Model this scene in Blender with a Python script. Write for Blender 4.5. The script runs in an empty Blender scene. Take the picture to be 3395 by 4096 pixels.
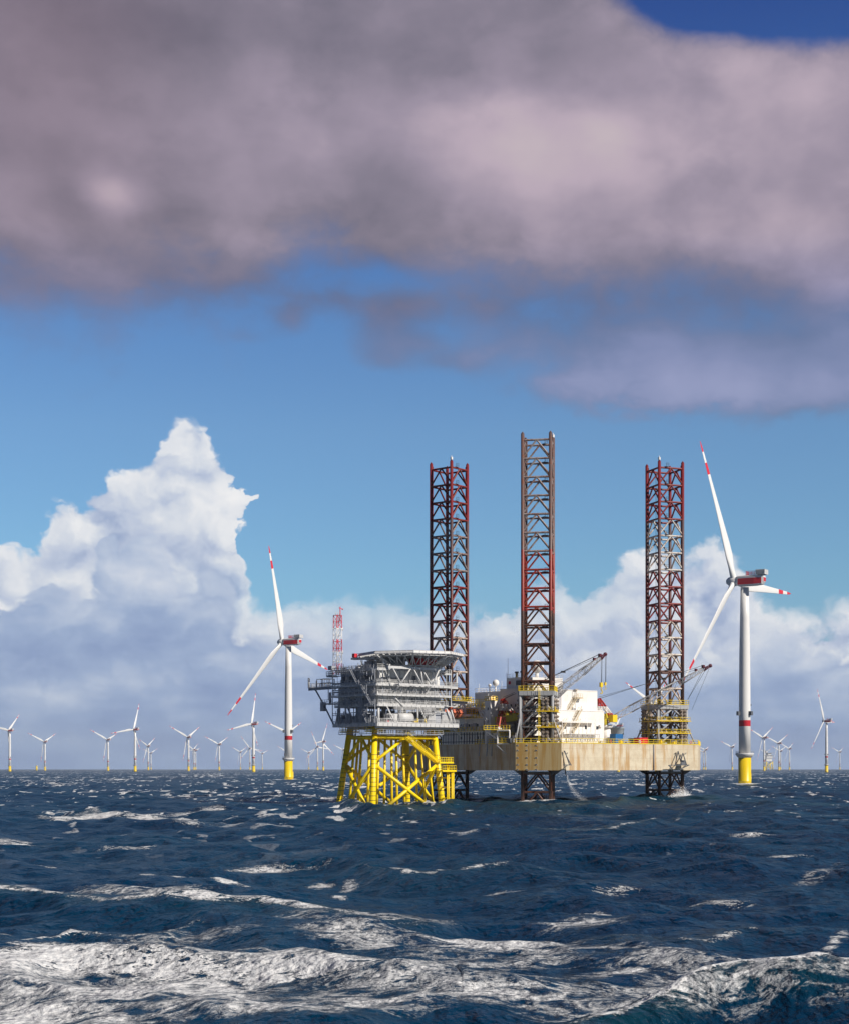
import bpy, math, random
import numpy as np
from mathutils import Vector, Matrix
R = math.radians
sc = bpy.context.scene
col = sc.collection
# ------------------------------------------------------------------ camera
F = 6500.0; CX = 1697.5; HY = 3073.0; H = 9.0      # focal length, centre column and horizon row of the 3395 x 4096 photo, eye height
cam = bpy.data.cameras.new('camera'); co = bpy.data.objects.new('camera', cam); col.objects.link(co)
co.location = (0, 0, H); co.rotation_euler = (R(90), 0, 0)
cam.sensor_fit = 'VERTICAL'; cam.sensor_height = 36; cam.sensor_width = 36
cam.lens = F/4096*36; cam.shift_y = (HY-2048)/4096; cam.clip_start = 1; cam.clip_end = 40000
sc.camera = co
# ------------------------------------------------------------------ light
SUN_AZ = R(54); SUN_EL = R(36)          # to the right of and behind the camera
sd = Vector((math.sin(SUN_AZ)*math.cos(SUN_EL), -math.cos(SUN_AZ)*math.cos(SUN_EL), math.sin(SUN_EL)))
sl = bpy.data.lights.new('sun', 'SUN'); sl.energy = 5.0; sl.angle = R(0.5); sl.color = (1, .93, .83)
so = bpy.data.objects.new('sun', sl); col.objects.link(so); so.rotation_euler = sd.to_track_quat('Z', 'Y').to_euler()
so.location = (0, 0, 300)
sc.view_settings.view_transform = 'Standard'; sc.view_settings.look = 'None'; sc.view_settings.exposure = 0; sc.view_settings.gamma = 1
# ------------------------------------------------------------------ node helper
class NT:
    def __init__(s, tree): s.t = tree; s.n = tree.nodes; s.l = tree.links
    def new(s, kind, **kw):
        nd = s.n.new(kind)
        for k, v in kw.items(): setattr(nd, k, v)
        return nd
    def put(s, sock, v):
        if isinstance(v, V): s.l.new(v.s, sock)
        elif isinstance(v, bpy.types.NodeSocket): s.l.new(v, sock)
        elif v is not None:
            if isinstance(v, (tuple, list)) and sock.type == 'RGBA' and len(v) == 3: v = (*v, 1)
            sock.default_value = v
    def m(s, op, a, b=None, c=None, clamp=False):
        nd = s.new('ShaderNodeMath', operation=op, use_clamp=clamp)
        for i, v in enumerate((a, b, c)):
            if v is not None: s.put(nd.inputs[i], v)
        return V(s, nd.outputs[0])
    def ss(s, x, a, b, lo=0.0, hi=1.0):
        nd = s.new('ShaderNodeMapRange', interpolation_type='SMOOTHSTEP')
        for i, v in enumerate((x, a, b, lo, hi)): s.put(nd.inputs[i], v)
        return V(s, nd.outputs[0])
    def mix(s, f, a, b, blend='MIX'):
        nd = s.new('ShaderNodeMix', data_type='RGBA', blend_type=blend)
        s.put(nd.inputs[0], f); s.put(nd.inputs[6], a); s.put(nd.inputs[7], b)
        return V(s, nd.outputs[2])
    def xyz(s, x, y, z):
        nd = s.new('ShaderNodeCombineXYZ')
        for i, v in enumerate((x, y, z)): s.put(nd.inputs[i], v)
        return V(s, nd.outputs[0])
    def sep(s, v):
        nd = s.new('ShaderNodeSeparateXYZ'); s.put(nd.inputs[0], v)
        return [V(s, o) for o in nd.outputs]
    def noise(s, vec, scale, detail=4, rough=.5, dist=0, kind='FBM', dim='3D'):
        nd = s.new('ShaderNodeTexNoise', noise_type=kind); nd.noise_dimensions = dim
        s.put(nd.inputs['Vector'], vec); nd.inputs['Scale'].default_value = scale; nd.inputs['Detail'].default_value = detail
        nd.inputs['Roughness'].default_value = rough; nd.inputs['Distortion'].default_value = dist
        return V(s, nd.outputs[0])
    def noisev(s, vec, scale, detail=4, rough=.5, dim='3D'):
        nd = s.new('ShaderNodeTexNoise'); nd.noise_dimensions = dim; s.put(nd.inputs['Vector'], vec); nd.inputs['Scale'].default_value = scale
        nd.inputs['Detail'].default_value = detail; nd.inputs['Roughness'].default_value = rough
        return V(s, nd.outputs[1])
    def voro(s, vec, scale, detail=2, rough=.5):
        nd = s.new('ShaderNodeTexVoronoi', feature='F1', voronoi_dimensions='2D'); s.put(nd.inputs['Vector'], vec)
        nd.inputs['Scale'].default_value = scale; nd.inputs['Detail'].default_value = detail
        nd.inputs['Roughness'].default_value = rough
        return V(s, nd.outputs['Distance'])
    def curve(s, x, pts):
        nd = s.new('ShaderNodeFloatCurve'); cv = nd.mapping.curves[0]
        pts = sorted(pts)
        while len(cv.points) < len(pts): cv.points.new(0.5, 0.5)
        for p, (a, b) in zip(cv.points, pts): p.location = (a, b); p.handle_type = 'AUTO'
        nd.mapping.update(); s.put(nd.inputs['Value'], x)
        return V(s, nd.outputs[0])
    def ramp(s, x, stops, interp='LINEAR'):
        nd = s.new('ShaderNodeValToRGB'); r = nd.color_ramp; r.interpolation = interp
        while len(r.elements) < len(stops): r.elements.new(.5)
        for e, (p, c) in zip(r.elements, stops): e.position = p; e.color = (*c, 1)
        s.put(nd.inputs[0], x)
        return V(s, nd.outputs[0])
class V:
    def __init__(s, nt, sock): s.nt = nt; s.s = sock
    def __add__(s, o): return s.nt.m('ADD', s, o)
    def __radd__(s, o): return s.nt.m('ADD', o, s)
    def __sub__(s, o): return s.nt.m('SUBTRACT', s, o)
    def __rsub__(s, o): return s.nt.m('SUBTRACT', o, s)
    def __mul__(s, o): return s.nt.m('MULTIPLY', s, o)
    def __rmul__(s, o): return s.nt.m('MULTIPLY', o, s)
def lin(r, g, b): return tuple(((c/255+.055)/1.055)**2.4 if c > 10 else c/255/12.92 for c in (r, g, b))
# ------------------------------------------------------------------ sky and clouds (functions of compass bearing and elevation)
def azel(x, y):                          # a point of the photo at 1741 x 2100 -> bearing 0..1 over the view, elevation
    u = (x*1.95-CX)/F; v = (HY-y*1.9505)/F
    az = math.atan(u); return (az+.2554)/.5108, math.atan(v*math.cos(az))
world = bpy.data.worlds.new('World'); sc.world = world; world.use_nodes = True
def build_world():
    t = NT(world.node_tree); t.n.clear()
    tc = t.new('ShaderNodeTexCoord'); X, Y, Z = t.sep(tc.outputs['Generated'])
    az = t.m('ARCTAN2', X, Y); el = t.m('ARCSINE', Z)
    s = t.m('DIVIDE', az+.2554, .5108, clamp=True)
    def coord(da=0., de=0., k=1.25): return t.xyz(az+da, (el+de)*k, 0.37)
    P0 = coord(); DA, DE = .010, .012
    P1 = coord(DA, DE, 1.25)
    def edge(pts, s=s): return t.curve(s, [(azel(x, y)[0], azel(x, y)[1]/.5) for x, y in pts])*.5
    def blob(x, y, rx, ry, rot=0):      # soft elliptical bump of height 1
        a0, e0 = azel(x, y); a0 = a0*.5108-.2554; rx = rx*1.95/F; ry = ry*1.95/F
        c, n = math.cos(rot), math.sin(rot)
        dx = az-a0; dy = el-e0
        p = (dx*c+dy*n)*(1/rx); q = (dy*c-dx*n)*(1/ry)
        return t.m('EXPONENT', (p*p+q*q)*-1.0)
    # clear sky: Nishita, deepened towards the top
    sky = t.new('ShaderNodeTexSky', sky_type='NISHITA'); sky.sun_disc = False
    sky.sun_elevation = SUN_EL; sky.sun_rotation = math.pi-SUN_AZ; sky.air_density = 1.0; sky.dust_density = .3; sky.ozone_density = 2.5
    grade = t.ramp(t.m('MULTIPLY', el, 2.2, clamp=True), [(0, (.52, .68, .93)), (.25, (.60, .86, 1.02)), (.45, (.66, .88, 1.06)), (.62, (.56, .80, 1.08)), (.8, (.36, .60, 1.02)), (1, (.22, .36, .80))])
    grade = t.mix(t.ss(t.m('ABSOLUTE', az), .34, .75), grade, t.mix(1.0, grade, (.22, .23, .27), 'MULTIPLY'))  # unseen sky beside and behind the view darkened, to cut fill on shaded sides
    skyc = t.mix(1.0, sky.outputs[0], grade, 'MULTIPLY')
    # ---- tall white cumulus on the left, its lower companion on the right
    wx, wy, wz = t.sep(t.noisev(P0, 26, 4, .58, dim='2D'))
    sW = s+(wx-.5)*.055; elW = el+(wy-.5)*.020
    def billow(p):
        v = t.voro(p, 30, 2.2, .5)
        return (.30-v*v)*.55 + (t.noise(p, 30, 5, .56, dim='2D')-.5)*1.5
    def warped(da, de, k=1., o=0.):
        return t.xyz(az*k+da+o+(wx-.5)*.03, (el+de+(wy-.5)*.03)*1.25*k, 0)
    b0 = billow(warped(0, 0)); b1 = billow(warped(.007, .009))
    relief = b0-b1
    e1 = edge([(0, 1112), (55, 1118), (80, 1075), (110, 1035), (150, 1020), (200, 1000), (245, 955), (285, 938), (322, 915), (340, 872), (372, 850), (404, 862), (435, 905), (462, 940), (482, 1010), (500, 1150), (520, 1215), (585, 1225), (650, 1215), (760, 1205), (870, 1212), (990, 1232), (1045, 1228), (1075, 1190), (1140, 1190), (1200, 1200), (1250, 1175), (1290, 1135), (1335, 1115), (1400, 1122), (1440, 1105), (1475, 1098), (1505, 1125), (1540, 1180), (1600, 1240), (1680, 1245), (1741, 1235)], sW)
    d1 = e1-elW+b0*.016+.001+blob(516, 1035, 58, 62, -.15)*(b0*.30+.12)+blob(521, 950, 14, 22)*.03
    soft1 = .0085+blob(550, 1060, 70, 110)*.026+blob(1660, 1200, 160, 70)*.02+blob(740, 1215, 230, 40)*.016
    m1 = t.ss(d1, 0, soft1)*(1-blob(820, 1225, 270, 60)*.66)*(1-blob(1180, 1200, 90, 60)*.2)
    depth = t.ss(e1-el, .0, .085)
    big = t.noise(t.xyz(az, el*1.3, 0), 17, 3, .5, dim='2D')
    lum1 = .86+relief*.42+(big-.5)*.4-depth*.30-blob(250, 1060, 100, 36, -.5)*.14-blob(440, 960, 110, 18, .5)*.12+blob(440, 1060, 110, 80)*.16-blob(1250, 1300, 240, 70)*.1-blob(190, 1130, 70, 60)*.08
    c1 = t.ramp(t.m('MULTIPLY', lum1, .7, clamp=True), [(0, lin(118, 138, 180)), (.2, lin(150, 168, 202)), (.4, lin(188, 199, 220)), (.56, lin(214, 220, 230)), (.72, lin(232, 234, 238)), (1, lin(248, 247, 246))])
    # ---- greyer cloud banks in front of it
    e2 = edge([(0, 1232), (60, 1195), (125, 1185), (180, 1160), (200, 1120), (235, 1095), (275, 1108), (315, 1100), (345, 1140), (362, 1172), (395, 1135), (440, 1155), (478, 1190), (505, 1235), (560, 1265), (600, 1240), (660, 1242), (720, 1262), (800, 1258), (900, 1250), (1060, 1262), (1130, 1285), (1200, 1300), (1290, 1285), (1380, 1285), (1440, 1295), (1520, 1310), (1600, 1275), (1741, 1290)], sW)
    b2 = billow(warped(0, 0, 1.15, 3.1)); b3 = billow(warped(.008, .010, 1.15, 3.1))
    d2 = e2-elW+b2*.020-blob(900, 1250, 300, 60)*.010
    m2 = t.ss(d2, 0, .005+blob(1100, 1260, 700, 100)*.035)*(1-blob(1250, 1265, 330, 60)*.35)
    dep2 = t.ss(e2-el, 0, .06)
    band = t.noise(t.xyz(az, el*3.4, 0), 15, 5, .52, dim='2D')
    lum2 = .66-t.ss(e2-el, .03, .0)*.10*t.ss(az, -.10, -.14)+(b2-b3)*.16-dep2*.20+blob(290, 1190, 90, 50, .2)*.26+blob(640, 1290, 150, 20)*.14-blob(140, 1300, 300, 45)*.12+blob(120, 1420, 260, 22, .1)*.12+blob(900, 1290, 260, 45)*.14+blob(1300, 1320, 260, 60)*.16+(band-.5)*.55+(big-.5)*.3
    c2 = t.ramp(t.m('MULTIPLY', lum2, .8, clamp=True), [(0, lin(124, 144, 186)), (.2, lin(138, 158, 196)), (.38, lin(156, 175, 207)), (.55, lin(184, 197, 219)), (.8, lin(218, 223, 233))])
    # ---- thin veil low over the horizon
    m3 = t.ss(el, .060, .0)*.7
    c3 = t.mix(t.ss(band, .3, .7), lin(134, 157, 196), lin(148, 171, 206))
    # ---- high grey-mauve deck
    eA = edge([(0, 655), (60, 680), (120, 690), (200, 702), (300, 690), (420, 666), (520, 640), (580, 610), (640, 590), (700, 590), (760, 610), (850, 640), (930, 655), (1000, 665), (1060, 680), (1120, 690), (1180, 700), (1260, 712), (1400, 715), (1560, 725), (1741, 730)])
    nA = t.noise(t.xyz(az+1.7, el*1.5+.3, 0), 8, 4, .48, dim='2D')
    nA2 = t.noise(t.xyz(az+1.7+.016, el*1.5+.3+.022, 0), 8, 4, .48, dim='2D')
    nF = t.noise(t.xyz(az+(wx-.5)*.02, el*1.5+(wy-.5)*.02, 0), 22, 5, .60, dim='2D')
    tr = blob(1670, -26, 270, 80, -.10)*.30+blob(1430, -30, 130, 60, .1)*.16
    gap = blob(820, 572, 80, 26, -.15)*.040+blob(740, 600, 70, 18)*.01
    lowc = blob(1440, 790, 310, 70, .05)*.072+blob(1400, 830, 330, 70)*(nF-.5)*.10+blob(1700, 800, 190, 80)*.056+(blob(1450, 800, 300, 60)*(nF-.5))*.05+blob(1220, 775, 70, 18)*.02
    wisps = blob(790, 665, 110, 60, .3)*.052+blob(600, 655, 50, 34)*.050+blob(930, 740, 75, 26)*.052+blob(785, 740, 70, 34)*.050+blob(1060, 700, 90, 34)*.04+blob(1480, 750, 330, 60)*.042+blob(1230, 700, 140, 40)*.03+blob(680, 610, 60, 30)*.03+blob(860, 700, 60, 20)*.03+blob(1000, 640, 60, 26)*.02+blob(520, 690, 60, 16)*.03
    dA = t.m('MINIMUM', el-eA, .075)+(nA-.5)*.060+(nF-.5)*.075-tr-gap+lowc+wisps-.006
    mA = t.ss(dA, -.030, .044)*(1-t.ss(el, azel(900, 600)[1], azel(900, 700)[1])*.36)
    shade = .48+(nA-nA2)*.36+(nA-.5)*.30+(nF-.5)*.18+(big-.5)*.12
    lumA = shade+blob(1100, 280, 300, 90, -.05)*.34+blob(1580, 160, 230, 110)*.24+blob(1350, 330, 260, 60)*.10+blob(225, 400, 60, 36, -.3)*.40+blob(560, 170, 110, 100)*.12+blob(1350, 480, 330, 90)*.12+blob(1650, 480, 180, 110)*.08-blob(790, 370, 90, 150, .15)*.20-blob(330, 50, 330, 80)*.22-blob(330, 570, 420, 60)*.10-blob(1200, 640, 460, 50)*.12+blob(430, 500, 200, 40)*.06+blob(1480, 800, 330, 60)*.24+blob(1250, 280, 70, 45)*.10+blob(1020, 215, 130, 28)*.10+blob(1000, 520, 120, 40)*.08-blob(1430, 190, 60, 30)*.10
    lumA = t.m('MULTIPLY', lumA-t.ss(dA, .07, .0)*.14, 1.0, clamp=True)
    cA = t.ramp(lumA, [(0, lin(98, 96, 114)), (.22, lin(114, 110, 126)), (.42, lin(134, 127, 143)), (.6, lin(157, 146, 163)), (.8, lin(186, 170, 184)), (1, lin(198, 184, 190))])
    cA = t.mix(blob(60, 60, 300, 420)*.4, cA, lin(136, 116, 128), 'MIX')
    cool = t.ss(el, azel(900, 470)[1], azel(900, 670)[1])*1.7
    cA = t.mix(cool*.5, cA, t.mix(1.0, cA, (.80, .93, 1.15), 'MULTIPLY'))
    vis = t.ss(el, .66, .48)*t.ss(t.m('ABSOLUTE', az), .62, .36)  # clouds cleared above and beside the view, so shaded faces get less fill
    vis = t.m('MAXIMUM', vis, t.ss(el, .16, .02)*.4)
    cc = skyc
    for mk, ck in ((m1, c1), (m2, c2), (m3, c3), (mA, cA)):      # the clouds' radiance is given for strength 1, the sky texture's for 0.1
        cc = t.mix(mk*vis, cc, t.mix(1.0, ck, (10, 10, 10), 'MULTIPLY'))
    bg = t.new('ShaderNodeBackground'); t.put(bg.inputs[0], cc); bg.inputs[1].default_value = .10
    mx = bg
    out = t.new('ShaderNodeOutputWorld'); t.l.new(mx.outputs[0], out.inputs[0])
build_world()
world.cycles.sampling_method = 'MANUAL'; world.cycles.sample_map_resolution = 512
# ------------------------------------------------------------------ materials
MATS = {}
def mat(name, build, rough=.5, metal=0.0, spec=.5):
    if name in MATS: return MATS[name]
    m = bpy.data.materials.new(name); m.use_nodes = True; t = NT(m.node_tree)
    b = m.node_tree.nodes['Principled BSDF']; b.inputs['Roughness'].default_value = rough; b.inputs['Metallic'].default_value = metal
    b.inputs['Specular IOR Level'].default_value = spec
    tc = t.new('ShaderNodeTexCoord')
    c = build(t, tc.outputs['Object']) if callable(build) else build
    t.put(b.inputs['Base Color'], c)
    MATS[name] = m
    return m
def painted(base, dark, amt=.5, sc_=.6, streak=.25):       # paint with blotches and streaks that run down
    def f(t, p):
        x, y, z = t.sep(p)
        n = t.noise(p, sc_, 5, .6); s = t.noise(t.xyz(x*2.5, y*2.5, z*streak), 1.2, 4, .6)
        return t.mix(t.ss(n*.5+s*.5, .47, .72)*amt, base, dark)
    return f
def zbands(bands, base, noise=None):                       # crisp colour bands by height: (z0, z1, colour)
    def f(t, p):
        x, y, z = t.sep(p); c = base
        for z0, z1, k in bands:
            c = t.mix(t.m('GREATER_THAN', z, z0)*t.m('LESS_THAN', z, z1), c, k)
        n = t.noise(t.xyz(x*2, y*2, z*.25), .8, 4, .6)
        return t.mix(t.ss(n, .5, .8)*.25, c, t.mix(.5, c, (.25, .22, .2)))
    return f
WHITE = (.80, .79, .77); RED = (.62, .022, .04); YEL = (.80, .56, .004)
M_TOW = mat('turbine_white', zbands([(31.6, 34.8, RED), (-20, 16.4, YEL)], WHITE), .38)
M_TOWN = mat('turbine_plain_white', (.78, .78, .77), .38)
M_RED = mat('signal_red', RED, .45)
M_NAC = mat('nacelle_paint', painted((.74, .74, .74), (.5, .5, .5), .3), .4)
def blade_col(t, p):
    x, y, z = t.sep(p); c = (.80, .80, .79)
    for a, b in ((58.8, 65.2), (71.2, 80)): c = t.mix(t.m('GREATER_THAN', z, a)*t.m('LESS_THAN', z, b), c, (.70, .03, .05))
    return c
M_BLADE = mat('blade_paint', blade_col, .35)
M_GREY = mat('platform_grey', painted((.36, .38, .42), (.2, .2, .22), .5), .5)
M_PALE = mat('pale_grey_paint', painted((.60, .60, .60), (.30, .29, .29), .5, .9), .5)
M_WALL = mat('cladding_grey', painted((.74, .73, .71), (.40, .38, .37), .45, .5), .55)
M_STEEL = mat('dark_steel', painted((.10, .11, .13), (.05, .05, .055), .6), .5)
M_BLACK = mat('black_steel', (.02, .02, .023), .6)
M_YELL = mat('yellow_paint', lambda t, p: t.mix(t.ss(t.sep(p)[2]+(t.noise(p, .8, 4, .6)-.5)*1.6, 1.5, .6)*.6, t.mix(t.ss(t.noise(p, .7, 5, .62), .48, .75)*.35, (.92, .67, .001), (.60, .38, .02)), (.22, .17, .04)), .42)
M_YRAIL = mat('yellow_rail', (.80, .58, .02), .45)
M_ORANGE = mat('orange_paint', painted((.72, .20, .11), (.4, .08, .05), .4), .4)
M_RUSTRED = mat('crane_red', painted((.45, .03, .02), (.2, .03, .02), .5), .5)
M_CWHITE = mat('rig_white', painted((.82, .80, .77), (.55, .42, .30), .35, .35), .5)
M_LILAC = mat('house_grey', painted((.46, .44, .45), (.3, .28, .28), .35, .3), .55)
M_GLASS = mat('window_dark', (.03, .04, .05), .15)
M_BLUE = mat('blue_paint', (.02, .16, .42), .5)
M_SILO = mat('silo_grey', painted((.30, .36, .42), (.18, .2, .22), .4), .45)
def jleg(t, p):
    x, y, z = t.sep(p)
    n = t.noise(t.xyz(x*3, y*3, z*.9), .9, 4, .65)
    w = t.ss(n, .43, .52)
    return t.mix(w, (.84, .60, .003), (.86, .64, .01))
M_JLEG = mat('yellow_leg', lambda t, p: t.mix(t.m('LESS_THAN', t.m('FRACT', t.sep(p)[2]*.9), .12)*t.m('GREATER_THAN', 13.2, t.sep(p)[2]), (.92, .67, .001), (.05, .04, .02)), .42)
def rusty(bands, wear=.46, top=(.35, .03, .03)):
    def f(t, p):
        x, y, z = t.sep(p)
        n = t.noise(t.xyz(x*1.0, y*1.0, z*.5), 1.1, 5, .65); n2 = t.noise(p, 3.5, 3, .6)
        zz = z+(n-.5)*1.6
        c = (.055, .028, .024)
        for z0, z1, k in bands: c = t.mix(t.m('GREATER_THAN', zz, z0)*t.m('LESS_THAN', zz, z1), c, k)
        rust = t.mix(n2, (.06, .02, .015), (.30, .09, .03))
        return t.mix(t.ss(n*.6+n2*.4, wear, wear+.1)*.75, c, rust)
    return f
LR = (.20, .012, .018); LW = (.58, .54, .50); LD = (.05, .026, .022)
M_LEGS = mat('leg_lattice_red_and_white', rusty([(79.8, 99, LR), (65.2, 79.8, (.26, .23, .23)), (50.8, 65.2, LR), (36, 50.8, (.56, .48, .42)), (31, 36, (.10, .045, .035)), (22, 31, (.50, .38, .30))], .47))
M_LEGR = mat('leg_lattice_right', rusty([(79.8, 99, LR), (65.2, 79.8, LW), (50.8, 65.2, (.22, .015, .02)), (38, 50.8, (.66, .60, .53)), (32, 38, (.12, .05, .04)), (22, 32, (.62, .52, .44))], .50))
M_LEGC = mat('leg_lattice_grey', rusty([(65.2, 99, (.34, .30, .29)), (50.5, 65.2, (.34, .022, .015))], .46))
M_CHS = mat('leg_chord_red', rusty([(80, 99, (.19, .012, .018)), (65, 80, (.09, .05, .055)), (40, 65, (.10, .016, .016))], .54))
M_CHC = mat('leg_chord_grey', rusty([(66, 99, (.13, .085, .08)), (50, 66, (.26, .02, .015))], .5))
def hullcol(t, p):
    x, y, z = t.sep(p)
    n = t.noise(t.xyz(x*.55, y*.55, z*.06), 1.0, 5, .62)
    n2 = t.noise(t.xyz(x*2.2, y*2.2, z*.12), 1.0, 4, .6)
    n3 = t.noise(t.xyz(x, y, z), .35, 4, .6)
    c = t.mix(t.ss(n3, .35, .65), (.68, .60, .45), (.58, .49, .35))
    c = t.mix(t.ss(n, .47, .64)*.75, c, (.46, .25, .07))
    c = t.mix(t.ss(n2, .60, .72)*.75, c, (.34, .13, .03))
    seam = t.m('MAXIMUM', t.m('LESS_THAN', t.m('FRACT', x*.125), .016), t.m('LESS_THAN', t.m('FRACT', z*.42+.1), .035))
    c = t.mix(t.ss(t.noise(p, 6, 3, .6), .62, .72)*.35, c, (.25, .15, .07))
    return t.mix(seam*.35, c, (.3, .22, .14))
M_HULL = mat('rusty_hull_paint', hullcol, .6)
M_HULLC = mat('rusty_corner_paint', lambda t, p: t.mix(t.ss(t.noise(t.xyz(t.sep(p)[0]*.8, t.sep(p)[1]*.8, t.sep(p)[2]*.05), 1.0, 5, .65), .42, .60)*.85, (.42, .32, .16), (.34, .19, .035)), .6)
# ------------------------------------------------------------------ mesh helper
class MB:
    def __init__(s): s.v = []; s.f = []; s.sm = []
    def add(s, vs, fs, smooth=False):
        o = len(s.v); s.v += [tuple(v) for v in vs]; s.f += [tuple(o+i for i in f) for f in fs]; s.sm += [smooth]*len(fs); return s
    def box(s, x0, x1, y0, y1, z0, z1):
        return s.add([(x0, y0, z0), (x1, y0, z0), (x1, y1, z0), (x0, y1, z0), (x0, y0, z1), (x1, y0, z1), (x1, y1, z1), (x0, y1, z1)],
                     [(0, 3, 2, 1), (4, 5, 6, 7), (0, 1, 5, 4), (1, 2, 6, 5), (2, 3, 7, 6), (3, 0, 4, 7)])
    def cbox(s, c, d): return s.box(c[0]-d[0]/2, c[0]+d[0]/2, c[1]-d[1]/2, c[1]+d[1]/2, c[2]-d[2]/2, c[2]+d[2]/2)
    def ring(s, c, ax, r, n, ph=0.0):
        ax = Vector(ax).normalized(); u = ax.orthogonal().normalized()
        if abs(ax.z) < .999: u = Vector((0, 0, 1)).cross(ax).normalized()
        else: u = Vector((1, 0, 0))
        w = ax.cross(u)
        return [Vector(c)+(u*math.cos(2*math.pi*(k+ph)/n)+w*math.sin(2*math.pi*(k+ph)/n))*r for k in range(n)]
    def tube(s, p0, p1, r0, r1=None, n=8, cap=True):
        r1 = r0 if r1 is None else r1; p0 = Vector(p0); p1 = Vector(p1); ax = p1-p0
        if ax.length < 1e-6: return s
        vs = s.ring(p0, ax, r0, n)+s.ring(p1, ax, r1, n); fs = [(k, (k+1) % n, n+(k+1) % n, n+k) for k in range(n)]
        s.add(vs, fs, n > 5)
        if cap: o = len(s.v)-2*n; s.f += [tuple(o+k for k in reversed(range(n))), tuple(o+n+k for k in range(n))]; s.sm += [False]*2
        return s
    def bar(s, p0, p1, w=.06, h=None):      # square section
        p0 = Vector(p0); p1 = Vector(p1); ax = (p1-p0)
        if ax.length < 1e-6: return s
        h = w if h is None else h
        ax.normalize(); u = Vector((0, 0, 1)).cross(ax) if abs(ax.z) < .99 else Vector((1, 0, 0)); u.normalize(); q = ax.cross(u)
        vs = [p+u*a*w/2+q*b*h/2 for p in (p0, p1) for a, b in ((-1, -1), (1, -1), (1, 1), (-1, 1))]
        return s.add(vs, [(0, 3, 2, 1), (4, 5, 6, 7), (0, 1, 5, 4), (1, 2, 6, 5), (2, 3, 7, 6), (3, 0, 4, 7)])
    def path(s, pts, r, n=6):
        for a, b in zip(pts[:-1], pts[1:]): s.tube(a, b, r, n=n)
        return s
    def lathe(s, prof, c=(0, 0, 0), n=24, smooth=True):      # prof: (radius, z)
        vs = [(c[0]+r*math.cos(2*math.pi*k/n), c[1]+r*math.sin(2*math.pi*k/n), c[2]+z) for r, z in prof for k in range(n)]
        fs = [(i*n+k, i*n+(k+1) % n, (i+1)*n+(k+1) % n, (i+1)*n+k) for i in range(len(prof)-1) for k in range(n)]
        s.add(vs, fs, smooth); o = len(s.v)-len(vs)
        s.f += [tuple(o+k for k in reversed(range(n))), tuple(o+len(vs)-n+k for k in range(n))]; s.sm += [False]*2
        return s
    def prism(s, poly, z0, z1):
        n = len(poly); vs = [(x, y, z0) for x, y in poly]+[(x, y, z1) for x, y in poly]
        fs = [(k, (k+1) % n, n+(k+1) % n, n+k) for k in range(n)]+[tuple(reversed(range(n))), tuple(range(n, 2*n))]
        return s.add(vs, fs)
    def rail(s, pts, h=1.1, sp=1.7, w=.07, rails=(1.0, .5), kick=True):
        for a, b in zip(pts[:-1], pts[1:]):
            a = Vector(a); b = Vector(b); L = (b-a).length; n = max(1, round(L/sp))
            for k in range(n+1):
                p = a.lerp(b, k/n); s.bar(p, p+Vector((0, 0, h)), w)
            for q in rails: s.bar(a+Vector((0, 0, h*q)), b+Vector((0, 0, h*q)), w)
            if kick: s.bar(a+Vector((0, 0, .12)), b+Vector((0, 0, .12)), w*.6, .16)
        return s
    def stair(s, a, b, w=.9, rail=True):
        a = Vector(a); b = Vector(b); d = (b-a); hz = Vector((d.x, d.y, 0)).normalized(); sd_ = Vector((-hz.y, hz.x, 0))*w/2
        for q in (-1, 1):
            s.bar(a+sd_*q, b+sd_*q, .10, .24)
            if rail:
                s.bar(a+sd_*q+Vector((0, 0, 1)), b+sd_*q+Vector((0, 0, 1)), .07)
                for k in range(5): p = a.lerp(b, k/4)+sd_*q; s.bar(p, p+Vector((0, 0, 1)), .06)
        n = max(2, int(abs(d.z)/.28))
        for k in range(n): p = a.lerp(b, (k+.5)/n); s.bar(p-sd_, p+sd_, .24, .05)
        return s
    def lattice(s, a, b, w0, w1, bays, rc=.07, rb=.045, up=(0, 0, 1), sides=4):   # square lattice beam a -> b
        a = Vector(a); b = Vector(b); ax = (b-a).normalized(); u = Vector(up).cross(ax)
        if u.length < 1e-3: u = Vector((1, 0, 0))
        u.normalize(); q = ax.cross(u)
        cor = lambda t_, k: a.lerp(b, t_)+(u*((-1, 1, 1, -1)[k])+q*((-1, -1, 1, 1)[k]))*(w0+(w1-w0)*t_)/2
        for k in range(4): s.tube(cor(0, k), cor(1, k), rc, n=6)
        for i in range(bays):
            t0, t1 = i/bays, (i+1)/bays
            for k in range(4):
                k2 = (k+1) % 4
                s.tube(cor(t0, k if i % 2 else k2), cor(t1, k2 if i % 2 else k), rb, n=5, cap=False)
                s.tube(cor(t1, k), cor(t1, k2), rb, n=5, cap=False)
        return s
    def sphere(s, c, r, n=14):
        prof = [(max(.001, r*math.sin(math.pi*i/(n//2))), -r*math.cos(math.pi*i/(n//2))) for i in range(n//2+1)]
        return s.lathe(prof, c, n)
    def build(s, name, m, parent=None, loc=None, label=None):
        me = bpy.data.meshes.new(name); me.from_pydata(s.v, [], s.f); me.materials.append(m)
        me.polygons.foreach_set('use_smooth', s.sm); me.update()
        o = bpy.data.objects.new(name, me); col.objects.link(o)
        if parent: o.parent = parent
        if loc: o.location = loc
        if label: o['label'] = label
        return o
def thing(name, label, cat, loc=(0, 0, 0), rz=0, group=None):
    o = bpy.data.objects.new(name, None); o.empty_display_size = 1; col.objects.link(o); o.location = loc; o.rotation_euler = (0, 0, rz)
    o['label'] = label; o['category'] = cat
    if group: o['group'] = group
    return o
def tag(o, label=None, cat=None, group=None, kind=None):
    for k, v in (('label', label), ('category', cat), ('group', group), ('kind', kind)):
        if v: o[k] = v
    return o
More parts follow.
